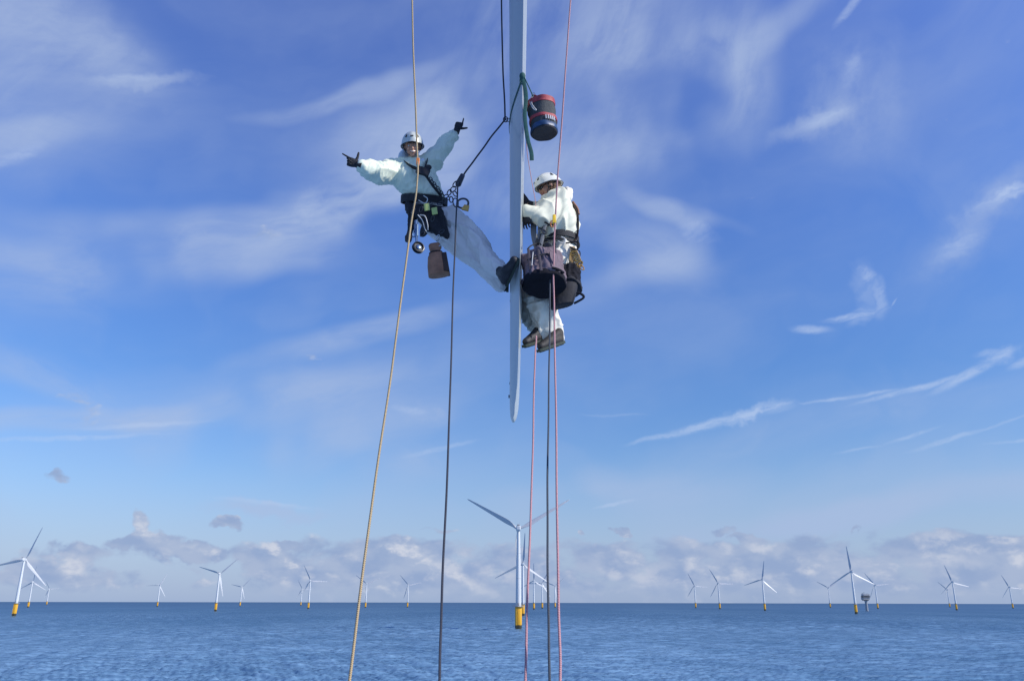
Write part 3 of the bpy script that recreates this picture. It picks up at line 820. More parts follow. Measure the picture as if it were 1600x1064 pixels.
# ------------------------------------------------------------------ ropes
def rope(name, pts, r, m, label, group='ropes hanging past the blade', n=24):
    P = catmull([at(*p) for p in pts], n)
    h = sum(ord(q) for q in label) % 17
    P = [p + Vector((1.6*math.sin(i*.13 + h) + .8*math.sin(i*.29 + h*2), .8*math.sin(i*.21), 0))*.0013*min(1, i/6, (len(P) - 1 - i)/6) for i, p in enumerate(P)]
    me = MB().tube(P, r, 10, uv=True).mesh('rope')
    o = link(name, me, m); tag(o, label, 'rope', group); return o
rope('climbing_rope', [(641, -160, 5.9), (645, 60, 5.8), (652, 228, 5.7), (651, 290, 5.66), (640, 370, 5.6), (612, 575, 5.2), (580, 800, 4.6), (545, 1064, 4.0), (530, 1190, 3.7)], .0074, 'rope_yellow', 'yellow and black flecked rope running down past the left worker')
rope('climbing_rope', [(716, 285, 6.85), (713, 330, 6.82), (708, 470, 6.5), (700, 700, 5.5), (691, 930, 4.8), (686, 1064, 4.3), (682, 1180, 4.0)], .0072, 'rope_black', 'black rope trailing from the left worker down to the sea view')
rope('climbing_rope', [(782, -160, 7.2), (784, 40, 7.15), (788, 150, 7.1), (789, 187, 7.08)], .0085, 'rope_black', 'straight black rope descending from above along the left side of the blade')
rope('climbing_rope', [(790, 186, 7.08), (768, 214, 7.02), (745, 245, 6.95), (724, 274, 6.88)], .0085, 'rope_black', 'slanting black rope between blade ring and left worker descender')
rope('climbing_rope', [(911, -160, 6.6), (892, 0, 6.6), (880, 160, 6.6), (869, 320, 6.58), (865, 400, 6.5), (866, 480, 6.4), (869, 700, 5.6), (873, 930, 4.7), (875, 1064, 4.3), (876, 1180, 4.0)], .0074, 'rope_pink', 'long pink rope running the full height in front of the right worker')
rope('climbing_rope', [(838, 525, 6.75), (836, 560, 6.6), (833, 680, 6.1), (827, 860, 5.2), (821, 1064, 4.4), (818, 1180, 4.0)], .0072, 'rope_pink', 'shorter pink rope hanging from the right worker shoes to the sea')
rope('climbing_rope', [(858, 392, 6.62), (859, 470, 6.5), (858, 600, 6.2), (855, 760, 5.4), (857, 930, 4.7), (858, 1064, 4.3), (858, 1180, 4.0)], .0068, 'rope_grey', 'dark blue grey rope hanging between the two pink ropes')
rope('climbing_rope', [(821, 200, 6.85), (826, 255, 6.85), (836, 312, 6.8), (838, 330, 6.8)], .0035, 'rope_pink', 'thin brownish cord slanting to the right worker hands')
def rope_ring():
    root = MB().torus(at(790, 187, 7.08), (1, 0, 0), (0, 0, 1), .022, .03, .006).torus(at(795, 188, 7.05), (1, 0, 0), (0, 0, 1), .028, .02, .004).build('carabiner', 'dark_metal')
    tag(root, 'small dark metal ring joining black ropes at the blade edge', 'carabiner')
rope_ring()

# ------------------------------------------------------------------ people
def frame(f, up):
    f = Vector(f).normalized(); up = Vector(up); u = (up - f*up.dot(f)).normalized(); s = u.cross(f)   # s: the person's left? (up x forward)
    return f, u, s
def head_blobs(mb, c, f, u, s, k=1.0):
    """cranium, face, nose, jaw, ears; c = centre of the head"""
    E = lambda p, a, b, d: mb.ell(c + f*p[0]*k + s*p[1]*k + u*p[2]*k, s*a*k, f*b*k, u*d*k, 18, 12)
    E((-.012, 0, .030), .076, .095, .088)
    E((.028, 0, -.030), .060, .062, .080)
    E((.040, 0, -.078), .038, .042, .034)          # jaw
    E((.066, 0, -.092), .020, .018, .018)          # chin
    E((.084, 0, .012), .045, .014, .012)           # brow
    E((.096, 0, -.018), .012, .016, .026)          # nose
    E((.103, 0, -.032), .017, .013, .011)
    for q in (-1, 1):
        E((.070, q*.036, -.026), .022, .024, .022)  # cheeks
        E((-.005, q*.080, -.010), .008, .020, .032) # ears
    E((.088, 0, -.056), .024, .012, .008); E((.086, 0, -.066), .022, .012, .008)
def face_parts(body, c, f, u, s, smile=True, eyes=True):
    P = lambda a, b, d: c + f*a + s*b + u*d
    if eyes:
        for q in (-1, 1):
            e = MB().ell(P(.077, q*.031, .000), s*.013, f*.011, u*.0095, 12, 8).build('eye', 'eye', body)
            MB().ell(P(.0865, q*.031, .000), s*.0055, f*.003, u*.0055, 10, 6).build('iris', 'iris', e)
            MB().tube([P(.092, q*.014, .020), P(.092, q*.032, .026), P(.080, q*.050, .018)], .0035, 6).build('eyebrow', 'hair', body)
    MB().tube(catmull([P(.083, -.028, -.052), P(.097, -.014, -.061), P(.101, 0, -.0635), P(.097, .014, -.061), P(.083, .028, -.052)], 4), .0055, 6).build('lips', 'lip', body)
    if smile:
        MB().tube(catmull([P(.092, -.022, -.0545), P(.102, -.010, -.0595), P(.105, 0, -.0605), P(.102, .010, -.0595), P(.092, .022, -.0545)], 4), .0036, 6).build('teeth', 'teeth', body)

def make_helmet(root, c, f, u, s, m):
    rings = []; seg = 40
    rx, ry, rz = .112, .142, .128
    def pt(a, t, e=0):     # a around (0 = front), t 0 rim .. 1 crown
        fr, sd = math.cos(a), math.sin(a)
        drop = -.004 - .030*max(0, -fr) - .012*abs(sd) + .008*max(0, fr)
        th = t*math.pi/2
        r = math.cos(th)
        z = drop*(1 - t)**1.5 + rz*math.sin(th)
        ridge = .004*math.cos(a*6)*math.sin(2*th)
        k = 1 + ridge/.12 + e/.12
        return c + f*(fr*r*ry*k - .012) + s*(sd*r*rx*k) + u*(z*(1 + e/.12) + .015)
    for t in [0, .06, .14, .25, .38, .52, .66, .8, .9, .97]:
        rings.append([pt(2*math.pi*k/seg, t, 0.004 if t == 0 else 0) for k in range(seg)])
    inner = [[pt(2*math.pi*k/seg, t, -.010) for k in range(seg)] for t in [.9, .6, .3, .1, 0]]
    hm = MB().ring_loft(list(reversed(rings)) + list(reversed(inner)))
    h = hm.build('helmet', m, root, sharp=60)
    MB().tube([pt(2*math.pi*k/seg, 0, .003) for k in range(seg)] + [pt(0, 0, .003)], .0045, 6).build('rim', 'black_plastic' if m == 'helmet' else 'webbing_grey', h)
    for a in (.62, -.62, 1.9, -1.9, 2.7, -2.7):
        q = MB()
        P = [pt(a - .10, .30, .004), pt(a + .10, .30, .004), pt(a + .02*(1 if a > 0 else -1), .47, .004)]
        cc = sum(P, Vector())/3; o_ = (cc - c).normalized()
        q.ring_loft([[p - o_*.006 for p in P], [p + o_*.0015 for p in P]]); q.build('vent', 'black_plastic', h)
    cc = pt(0, .30, .003); o_ = (cc - c).normalized()
    MB().box(cc, s*.016, (o_.cross(s))*.006, o_*.002).build('badge', 'bucket_base', h)
    for q in (-1, 1):
        MB().tube(catmull([pt(q*1.15, 0.02, -.008), c + s*q*.080 + f*.03 - u*.035, c + s*q*.056 + f*.055 - u*.085, c + f*.062 - u*.112], 5), .006, 6, flat=(1, .5)).build('chin_strap', 'webbing', h)
        MB().tube(catmull([pt(q*2.2, 0.02, -.008), c + s*q*.084 - f*.01 - u*.035, c + s*q*.080 + f*.03 - u*.045], 5), .006, 6, flat=(1, .5)).build('chin_strap', 'webbing', h)
    return h

def make_hand(root, wrist, d, sdir, curls, thumb, k=1.0, label=None, spread=.06, flip=False):
    """gloved hand: palm, four fingers of unequal length bent at two knuckles, thumb from the side of the palm"""
    d = Vector(d).normalized(); sd = Vector(sdir); sd = (sd - d*sd.dot(d)).normalized(); n = d.cross(sd)*(-1 if flip else 1)      # n: palm side
    mb = MB(); w = Vector(wrist)
    trunk(mb, [(w - d*.03, sd*.030*k, n*.024*k), (w + d*.01, sd*.032*k, n*.022*k), (w + d*.045*k, sd*.044*k, n*.020*k), (w + d*.085*k, sd*.046*k, n*.017*k), (w + d*.098*k, sd*.040*k, n*.014*k)], 16, 3)
    for i, (off, ln) in enumerate(((.034, .082), (.012, .092), (-.011, .086), (-.033, .068))):
        p = w + d*(.088 - .004*abs(i - 1))*k + sd*off*k
        dirn = (d + sd*(off*1.8 + (spread if i == 0 else 0))).normalized(); pts = [p - dirn*.02, p]; c = curls[i]
        for j, fr in enumerate((.44, .31, .25)):
            ang = c*(1.25, 1.35, .9)[j]
            dirn = (Matrix.Rotation(ang, 3, dirn.cross(n).normalized() if j == 0 else hinge) @ dirn).normalized() if j else dirn
            if j == 0:
                hinge = dirn.cross(n).normalized(); dirn = (Matrix.Rotation(ang, 3, hinge) @ dirn).normalized()
            p = p + dirn*ln*fr*k; pts.append(p)
        P = []
        for a, b in zip(pts[:-1], pts[1:]): P += [a, (a + b)/2]
        P.append(pts[-1])
        rr = [.0105*k - .0004*q*k for q in range(len(P))]
        mb.tube(P, rr, 10); mb.ell(P[-1], (rr[-1],0,0), (0,rr[-1],0), (0,0,rr[-1]), 8, 6)
    tp = w + d*.028*k + sd*.030*k
    t1 = (sd*thumb[0] + d*thumb[1] + n*thumb[2]).normalized(); t2 = (t1 + d*.15).normalized()
    P = [tp - t1*.01, tp + t1*.02*k, tp + t1*.042*k, tp + t1*.042*k + t2*.022*k, tp + t1*.042*k + t2*.04*k]
    mb.tube(P, [.016*k, .0145*k, .0125*k, .0115*k, .0095*k], 10); mb.ell(P[-1], (.0095*k,0,0), (0,.0095*k,0), (0,0,.0095*k), 8, 6)
    g = organic('glove', mb, .0042, 'glove', root, 3, label=label)
    cu = MB(); cu.tube([w - d*.035, w + d*.012], [.038*k, .035*k], 16); cu.build('cuff', 'webbing', g)
    return g

def ring_strap(mb, secs, e=.012, w=.022, th=.006, n=36):
    """belt: follows an ellipse c,u,v"""
    c, u, v = [Vector(q) for q in secs]; ax = u.cross(v).normalized()
    outer = []
    for i in range(n):
        a = 2*math.pi*i/n; p = c + u*math.cos(a)*(1 + e/u.length) + v*math.sin(a)*(1 + e/v.length)
        o = (u.normalized()*math.cos(a) + v.normalized()*math.sin(a)).normalized()
        outer.append([p + ax*w, p + ax*w + o*th, p - ax*w + o*th, p - ax*w])
    mb.ring_loft(outer, closed=True)

# ---- left worker, leaning back with both arms spread
def left_worker():
    root = empty('person', at(670, 335, 7.2), 'rope worker left of the blade leaning back with both arms flung wide', 'person', None)
    Y = 7.2
    hc = at(644.5, 230, 6.98)
    f, u, s = frame((.08, -1, -.28), (.02, -.28, 1))
    f, u, s = frame((.10, -.93, -.36), (-.04, -.3, 1))
    sh_l = at(622, 262, 7.08); sh_r = at(674, 254, 7.18)    # shoulders as seen in the photo
    neck = at(648, 251, 7.08); pel = at(674, 335, 7.22); chest = at(650, 275, 7.12)
    el_l = at(592, 270, 6.88); wr_l = at(563, 259, 6.70)
    el_r = at(694, 229, 7.24); wr_r = at(712, 206, 7.30)
    hip1 = at(700, 340, 7.14); kn1 = at(740, 376, 6.98); an1 = at(783, 422, 6.80)
    hip2 = at(684, 358, 7.24); kn2 = at(727, 385, 7.11); an2 = at(781, 444, 7.06)
    # body under the clothes
    b = MB(); head_blobs(b, hc, f, u, s)
    limb(b, [hc - u*.06 - f*.015, neck], [.052, .058], 16)
    U0 = (sh_r - sh_l).normalized()
    trunk(b, [(neck, U0*.09, Vector((0, .07, 0))), (chest, U0*.17, Vector((0, .11, .03))), (at(660, 305, 7.18), U0*.14, Vector((0, .10, .03))), (pel, U0*.15, Vector((0, .11, .03)))], 20)
    for p, r in (([sh_l + (chest - sh_l)*.2, el_l, wr_l], [.055, .042, .028]), ([sh_r + (chest - sh_r)*.2, el_r, wr_r], [.055, .042, .028]),
                 ([hip1, at(722, 357, 7.08), kn1, an1], [.075, .06, .05, .038]), ([hip2, kn2, an2], [.075, .055, .038])): limb(b, p, r, 14)
    body = organic('body', b, .0068, 'skin', root, 2)
    face_parts(body, hc, f, u, s)
    # jacket
    j = MB()
    trunk(j, [(at(648, 249, 7.08), U0*.085, Vector((0, .08, .03))), (at(648, 259, 7.09), U0*.17, Vector((0, .12, .04))), (at(648, 273, 7.10), U0*.215, Vector((0, .145, .04))),
              (at(651, 289, 7.13), Vector((.225, .03, .01)), Vector((0, .155, .05))), (at(658, 300, 7.16), Vector((.222, .03, .0)), Vector((0, .15, .05))), (at(662, 309, 7.18), Vector((.208, .03, .0)), Vector((0, .14, .04)))], 28)
    limb(j, [at(636, 264, 7.1), at(614, 268, 7.02), el_l, at(577, 265, 6.79), at(566, 260, 6.72)], [.115, .108, .098, .082, .050], 18)
    limb(j, [at(661, 262, 7.14), at(676, 250, 7.19), el_r, at(704, 216, 7.27), at(711, 207, 7.30)], [.105, .105, .085, .062, .042], 18)
    organic('jacket', j, .0105, 'jacket', root, 5, folds=[(.026, 3.6, (.8, .0, .5), 3.0, 0, 1, 3.1), (.013, 8, (.5, 0, 1), 3.0, 0, 1, 9.4), (.007, 16, (.2, 0, 1), 2.5, 0, 1, 4.4)])
    hd = MB(); 
    limb(hd, [at(634, 252, 7.16), at(630, 244, 7.14), at(633, 238, 7.13)], [.050, .052, .035]); limb(hd, [at(634, 253, 7.16), at(648, 253, 7.2), at(664, 251, 7.18)], [.05, .06, .045])
    limb(hd, [at(636, 252, 7.02), at(648, 258, 6.98), at(660, 252, 7.03)], [.030, .026, .030])
    organic('hood', hd, .008, 'hood', root, 3, folds=[(.006, 16, (0, 0, 1), 1.5, 0, 1, 2.2)])
    # trousers
    t = MB()
    trunk(t, [(at(664, 318, 7.2), Vector((.175, .02, 0)), Vector((0, .13, .04))), (at(674, 334, 7.21), Vector((.17, .02, 0)), Vector((0, .15, .04))), (at(682, 352, 7.2), Vector((.14, .02, .02)), Vector((0, .14, .03)))], 24)
    limb(t, [hip1, at(722, 357, 7.08), at(741, 377, 6.98), at(764, 403, 6.88), an1], [.122, .106, .090, .080, .070])
    limb(t, [at(686, 355, 7.24), at(706, 369, 7.14), at(728, 384, 7.10), at(757, 415, 7.04), an2], [.112, .112, .116, .106, .080])
    organic('trousers', t, .0105, 'trousers', root, 4, folds=[(.040, 4.0, (.62, -.1, -.75), 3.5, 0, 1, 5.5), (.018, 8, (.75, 0, -.55), 3.0, 0, 1, 1.7), (.010, 15, (.5, 0, -.8), 3.0, 0, 1, 7.7)])
    # gloves: both hands point with the index finger, thumb cocked
    make_hand(root, wr_l + Vector((-.02, -.01, .005)), Vector((-.94, -.18, .26)), Vector((.25, -.1, .96)), (.06, .85, 1.0, 1.0), (1.0, -.02, -.05), 1.02, spread=.10, flip=True)
    make_hand(root, wr_r + Vector((.012, 0, .02)), Vector((.30, .05, .95)), Vector((.93, -.15, -.30)), (.04, .9, 1.0, 1.0), (1.0, .0, -.25), .98, spread=-.25)
    # boots planted on the blade
    for i, (a, heel, toe, dy) in enumerate(((an1, (789, 438), (802, 410), 6.70), (an2, (790, 449), (800, 424), 7.12))):
        h_ = at(heel[0], heel[1], dy); t_ = at(toe[0], toe[1], dy - (.10 if i == 0 else .06))
        if i: h_.x = blade_left_x(h_.y, h_.z) - .058; t_.x = blade_left_x(t_.y, t_.z) - .050
        bt = MB(); dd = (t_ - h_).normalized()
        limb(bt, [a + (h_ - a)*.1, a*.45 + h_*.55, h_], [.060, .052, .044]); limb(bt, [h_, (h_ + t_)/2, t_ + dd*.02], [.044, .044, .040]); limb(bt, [a*.7 + h_*.3, (h_ + t_)/2 + Vector((-.03, 0, 0)), t_], [.055, .046, .038])
        bo = organic('boot', bt, .007, 'boot', root, 3)
        so = MB(); sx = Vector((1, 0, 0)); sx = (sx - dd*sx.dot(dd)).normalized(); sy = dd.cross(sx)
        P = [h_ - dd*.045, h_ - dd*.02, (h_ + t_)/2, t_ + dd*.02, t_ + dd*.050]
        so.ring_loft([[p + sx*.034 + q for q in (sx*.012 + sy*w_, sx*.012 - sy*w_, -sx*.012 - sy*w_, -sx*.012 + sy*w_)] for p, w_ in zip(P, (.026, .036, .040, .042, .024))]).build('sole', 'sole', bo)
    make_helmet(root, hc + u*.012, f, u, s, 'helmet')
    # harness
    h = empty('harness', pel); h.parent = root; h.matrix_parent_inverse = base_inv(root)
    bpy.data.objects.remove(h)
    hb = MB()
    cB = at(663, 314, 7.18)
    ring_strap(hb, (cB, Vector((.212, .03, .0)), Vector((0, .155, .05))), .008, .036, .012)
    ring_strap(hb, (at(667, 328, 7.2), Vector((.200, .03, .0)), Vector((0, .165, .05))), .004, .022, .01)
    harness = hb.build('harness', 'webbing', root)
    def strap(name, pts, w=.022, m='webbing', par=None): return MB().tube(catmull(pts, 6), w, 8, flat=(1, .22), up=(0, -1, .2)).build(name, m, par or harness)
    strap('shoulder_strap', [at(630, 252, 7.0), at(640, 259, 6.93), at(655, 266, 6.91), at(664, 273, 6.92), at(676, 290, 6.96), at(690, 307, 7.00)], .024)
    strap('shoulder_strap', [at(668, 250, 7.05), at(664, 262, 6.95), at(660, 272, 6.91)], .022)
    q = MB(); q.box(at(661, 268, 6.90), Vector((.06, 0, -.02)), Vector((0, .02, .0)), Vector((.012, 0, .034))); q.ell(at(669, 262, 6.90), (.035, 0, 0), (0, .02, 0), (0, 0, .03)); q.build('chest_pad', 'webbing', harness)
    # chest chain to the tie-in point
    ch = MB(); a, b_ = at(672, 278, 6.92), at(694, 306, 6.95); dl = (b_ - a)
    for k in range(8):
        c = a + dl*(k + .5)/8; w_ = dl.normalized(); o_ = Vector((0, 1, 0)) if k % 2 else w_.cross(Vector((0, 1, 0)))
        ch.torus(c, w_, o_, .020, .011, .0045, 14, 6)
    ch.build('chain', 'dark_metal', harness)
    # thigh pouch in black with two tags
    p0 = at(664, 336, 6.98); p1 = at(688, 352, 6.98)
    pm = MB()
    trunk(pm, [(at(664, 325, 7.02), Vector((.13, 0, .0)), Vector((0, .06, .02))), (at(670, 340, 6.99), Vector((.13, 0, -.01)), Vector((0, .075, .02))), (at(678, 357, 6.98), Vector((.10, 0, -.02)), Vector((0, .07, .02))), (at(683, 367, 6.99), Vector((.085, 0, -.03)), Vector((0, .055, .02)))], 20)
    limb(pm, [at(684, 330, 6.98), at(692, 350, 6.96), at(697, 369, 6.96)], [.045, .04, .03])
    limb(pm, [at(640, 322, 7.08), at(645, 342, 7.06), at(641, 366, 7.02), at(638, 374, 7.0)], [.05, .045, .03, .035])
    organic('pouch', pm, .008, 'pouch_black', harness, 3, folds=[(.012, 12, (.3, 0, 1), 2., 0, 1, 4.)])
    for (x, y) in ((667, 324), (679, 330)):
        MB().box(at(x, y, 6.88), Vector((.026, 0, .006)), Vector((-.006, 0, .036)), Vector((0, -.006, 0))).build('tag', 'tag_green', harness)
    cw = MB()
    cw.tube(catmull([at(654, 313, 6.95), at(664, 318, 6.90), at(668, 311, 6.92), at(662, 306, 6.96)], 6), .0042, 6)
    cw.tube(catmull([at(656, 336, 6.90), at(664, 338, 6.87), at(668, 350, 6.86), at(669, 360, 6.88)], 6), .0048, 6)
    cw.tube(catmull([at(653, 336, 6.90), at(660, 345, 6.86), at(664, 358, 6.86), at(668, 364, 6.9)], 6), .0048, 6)
    cw.build('cord', 'cord_white', harness)
    # clips along the belt
    cl = MB()
    for (x, y, a_) in ((650, 318, .4), (658, 327, 1.2), (672, 320, .9), (688, 318, .2), (694, 314, 1.4), (699, 311, .5), (646, 330, 1.), (676, 342, 1.3), (660, 366, .8), (690, 362, .6)):
        c = at(x, y, 6.88); cl.torus(c, (math.cos(a_), -.2, math.sin(a_)), (-math.sin(a_), .1, math.cos(a_)), .028, .015, .0045, 18, 6)
    cl.build_each('carabiner', 'dark_metal', harness)
    # hardware between tie-in point and rope
    k1 = MB()
    for (x, y, ru, rv, a_, yy) in ((702, 301, .030, .017, 1.1, 6.90), (708, 296, .034, .02, .8, 6.88), (711, 303, .030, .018, 2.1, 6.87), (705, 312, .03, .017, 1.6, 6.9), (712, 317, .045, .026, 1.7, 6.86), (697, 307, .024, .015, .4, 6.92), (712, 288, .035, .02, .9, 6.88)):
        k1.torus(at(x, y, yy), (math.cos(a_), -.15, math.sin(a_)), (-math.sin(a_), -.3, math.cos(a_)), ru, rv, .0055, 20, 7)
    k1.build_each('carabiner', 'dark_metal', harness)
    de = MB(); A, B = at(716, 288, 6.87), at(723, 274, 6.87); dv = (B - A).normalized()
    de.box((A + B)/2, dv.cross(Vector((0, 1, 0)))*.028, Vector((0, .022, 0)), dv*.062, .75, .3); de.ell(A, (.028, 0, 0), (0, .03, 0), (0, 0, .028))
    dd_ = de.build('descender', 'dark_metal', harness)
    MB().tube([A + Vector((.02, -.03, -.01)), A + Vector((.045, -.03, .06))], .009, 8).build('lever', 'black_plastic', dd_)
    gr = MB(); gr.torus(at(723, 318, 6.86), (1, 0, .3), (-.3, -.3, 1), .055, .045, .010, 22, 8); g_ = gr.build('ascender', 'dark_metal', harness)
    MB().box(at(728, 325, 6.85), Vector((.034, 0, -.01)), Vector((0, .012, 0)), Vector((.01, 0, .026)), .7).build('cam', 'gold_alloy', g_)
    # pulleys and descender on the camera-left hip
    pu = MB(); A, B = at(650, 345, 6.86), at(651, 384, 6.80); dv = (B - A).normalized()
    pu.box((A*.6 + B*.4), Vector((.020, 0, .0)), Vector((0, .016, 0)), dv*.07, .8, .3); pu.tube([A, A*.3 + B*.7, B], [.014, .011, .009], 8)
    pu.torus(at(648, 364, 6.82), (.2, 0, 1), (1, -.2, 0), .045, .018, .006)
    pu_ = pu.build('descender', 'blue_alloy', harness)
    MB().ell(at(664, 358, 6.92), (.045, 0, 0), (0, .03, 0), (.02, 0, .085)).build('grip', 'black_plastic', harness)
    cc = at(653.5, 387, 6.79); nrm = Vector((.45, -.85, .15)).normalized(); uu = Vector((0, 0, 1)).cross(nrm).normalized(); vv = nrm.cross(uu)
    w = MB()
    for z in (-.013, .013): w.torus(cc + nrm*z, uu, vv, .050, .050, .008, 26, 7)
    w.ring_loft([[cc + nrm*z + (uu*math.cos(a) + vv*math.sin(a))*r for a in [2*math.pi*k/26 for k in range(26)]] for r, z in ((.044, -.008), (.046, -.008), (.046, .008), (.044, .008))])
    wp = w.build('pulley', 'black_plastic', harness)
    MB().ring_loft([[cc + nrm*z + (uu*math.cos(a) + vv*math.sin(a))*r for a in [2*math.pi*k/20 for k in range(20)]] for r, z in ((.02, -.018), (.026, -.014), (.026, .014), (.02, .018))]).build('axle', 'blue_alloy', wp)
    MB().ell(at(639, 371, 6.95), (.032, 0, 0), (0, .03, 0), (0, 0, .06)).build('back_up_device', 'leather_dark', harness)
    MB().box(at(653, 253, 5.69), Vector((.012, 0, 0)), Vector((0, .012, 0)), Vector((0, 0, .03))).build('rope_highlight', 'orange_device_glint', harness)  # sunlit highlight of the yellow rope, put in as an orange block
left_worker()

def tool_pouch():
    Y = 6.92
    root = empty('tool_pouch', at(686, 433, Y), 'brown bucket shaped tool pouch dangling below the left worker', 'pouch')
    bc = at(686, 430, Y); tcn = at(680, 390, Y + .02); ax = (tcn - bc).normalized(); L = (tcn - bc).length
    u = Vector((1, 0, 0)); u = (u - ax*u.dot(ax)).normalized(); v = ax.cross(u)
    prof = [(-.02, .092, .055), (0, .100, .062), (.35, .096, .062), (.70, .080, .055), (.82, .062, .045), (.90, .046, .034), (1.02, .056, .042), (1.15, .058, .044), (1.2, .05, .035)]
    m = MB(); m.ring_loft([[bc + ax*(L*t) + u*a*math.copysign(abs(math.cos(q))**.7, math.cos(q)) + v*b*math.copysign(abs(math.sin(q))**.7, math.sin(q)) for q in [2*math.pi*k/28 for k in range(28)]] for t, a, b in prof])
    m.build('bag', 'leather', root)
    MB().box(bc + ax*L*.38 + u*.078 - v*.0, u*.026, v*.066, ax*L*.36, .85).build('side_panel', 'leather_dark', root)
    MB().tube([bc + ax*L*.86 + u*.06*math.cos(q) + v*.046*math.sin(q) for q in [2*math.pi*k/20 for k in range(21)]], .006, 6).build('drawstring', 'webbing', root)
    c = MB()
    for k, (x, y) in enumerate(((684, 372), (686, 380), (687, 388), (683, 391))):
        c.torus(at(x, y, 6.92), (0 if k % 2 else .4, -.3, 1), (1, -.4 if k % 2 else .6, 0), .030, .015, .005, 18, 6)
    c.build_each('carabiner', 'steel', root)
tool_pouch()

# ---- right worker, upright in profile, hands on the blade
def right_worker():
    root = empty('person', at(868, 395, 7.2), 'rope worker right of the blade in profile wearing dark glasses, hands on the blade', 'person')
    Y = 7.15
    hc = at(857, 293, 7.08)
    f, u, s = frame((-.96, -.16, -.42), (-.38, -.02, 1))
    neck = at(864, 305, 7.12); pel = at(872, 392, 7.2)
    shn = at(866, 318, 6.98); shf = at(858, 316, 7.30)
    eln = at(845, 338, 6.86); wrn = at(823, 330, 6.80)
    elf = at(842, 330, 7.30); wrf = at(826, 320, 7.12)
    hipn = at(868, 410, 7.10); knn = at(843, 458, 7.02); ann = at(858, 518, 7.12)
    hipf = at(868, 410, 7.28); knf = at(828, 462, 7.24); anf = at(836, 512, 7.22)
    b = MB(); head_blobs(b, hc, f, u, s)
    limb(b, [hc - u*.06 - f*.02, neck], [.052, .058], 16)
    trunk(b, [(neck, Vector((.07, 0, 0)), Vector((0, .08, 0))), (at(871, 330, 7.15), Vector((.11, 0, 0)), Vector((0, .17, 0))), (at(872, 365, 7.17), Vector((.11, 0, 0)), Vector((0, .14, 0))), (pel, Vector((.12, 0, 0)), Vector((0, .15, 0)))], 20)
    for p, r in (([shn, eln, wrn], [.05, .042, .028]), ([shf, elf, wrf], [.05, .042, .028]), ([hipn, knn, ann], [.085, .06, .042]), ([hipf, knf, anf], [.08, .058, .042])): limb(b, p, r, 14)
    body = organic('body', b, .0068, 'skin', root, 2)
    face_parts(body, hc, f, u, s, smile=False, eyes=False)
    gl = MB()
    for q in (-1, 1):
        gl.ell(hc + f*.086 + s*q*.030 + u*.002, s*.028 + f*-.006*q, f*.012, u*.019, 16, 8)
        gl.tube([hc + f*.082 + s*q*.052 + u*.008, hc + f*.04 + s*q*.074 + u*.008, hc - f*.01 + s*q*.080 + u*.006], .0045, 6)
    gl.tube([hc + f*.100 - s*.012 + u*.006, hc + f*.100 + s*.012 + u*.006], .004, 6)
    gl.build('sunglasses', 'lens', root)
    hr = MB(); rnd = random.Random(3)
    for i in range(46):
        a = rnd.uniform(.9, 5.4); z = rnd.uniform(-.075, .03); rr = .084
        c = hc + f*(math.cos(a)*rr*1.1 - .012) + s*math.sin(a)*rr*.92 + u*z
        if math.cos(a) > .35: continue
        k = rnd.uniform(.012, .024); hr.ell(c, (k, 0, 0), (0, k, 0), (0, 0, k*1.3), 8, 6)
    organic('hair', hr, .005, 'hair', root, 1, folds=[(.006, 40, (0, 0, 1), 1.4, 0, 1, 1.)])
    # jacket
    j = MB()
    trunk(j, [(at(864, 302, 7.11), Vector((.075, 0, .03)), Vector((0, .09, 0))), (at(868, 311, 7.13), Vector((.13, 0, .02)), Vector((0, .20, 0))), (at(871, 326, 7.14), Vector((.155, 0, .0)), Vector((0, .225, 0))),
              (at(874, 345, 7.15), Vector((.175, 0, 0)), Vector((0, .215, 0))), (at(874, 362, 7.16), Vector((.185, 0, 0)), Vector((0, .205, 0))), (at(870, 374, 7.17), Vector((.185, 0, 0)), Vector((0, .19, 0))), (at(868, 381, 7.17), Vector((.16, 0, 0)), Vector((0, .17, 0)))], 28)
    limb(j, [at(866, 322, 7.00), at(853, 332, 6.90), eln, at(832, 334, 6.82), wrn], [.105, .112, .102, .086, .070])
    limb(j, [at(860, 320, 7.26), at(849, 328, 7.30), elf, at(833, 325, 7.18)], [.095, .095, .080, .055])
    organic('jacket', j, .0105, 'jacket_cream', root, 4, folds=[(.030, 4.0, (.2, .2, 1), 2.8, 0, 1, 8.1), (.011, 8, (.6, .2, .7), 3.0, 0, 1, 2.4)])
    hd = MB(); limb(hd, [at(872, 308, 7.06), at(884, 310, 7.10), at(888, 300, 7.14), at(886, 296, 7.16)], [.045, .05, .042, .03]); limb(hd, [at(874, 308, 7.22), at(886, 309, 7.2), at(888, 300, 7.16)], [.05, .05, .035])
    limb(hd, [at(862, 306, 6.99), at(852, 312, 7.04), at(850, 311, 7.14)], [.028, .026, .026])
    organic('hood', hd, .008, 'trousers_white', root, 3, folds=[(.010, 14, (0, 0, 1), 1.5, 0, 1, 5.)])
    # trousers
    t = MB()
    trunk(t, [(at(872, 380, 7.18), Vector((.15, 0, 0)), Vector((0, .17, 0))), (at(874, 396, 7.19), Vector((.16, 0, 0)), Vector((0, .19, 0))), (at(873, 414, 7.19), Vector((.15, 0, 0)), Vector((0, .17, 0)))], 24)
    limb(t, [hipn, at(856, 436, 7.05), knn, at(850, 492, 7.07), ann], [.135, .135, .135, .130, .118])
    limb(t, [ann, at(870, 520, 7.14)], [.105, .075])
    limb(t, [hipf, at(848, 440, 7.26), knf, at(829, 490, 7.23), anf], [.125, .115, .095, .080, .070])
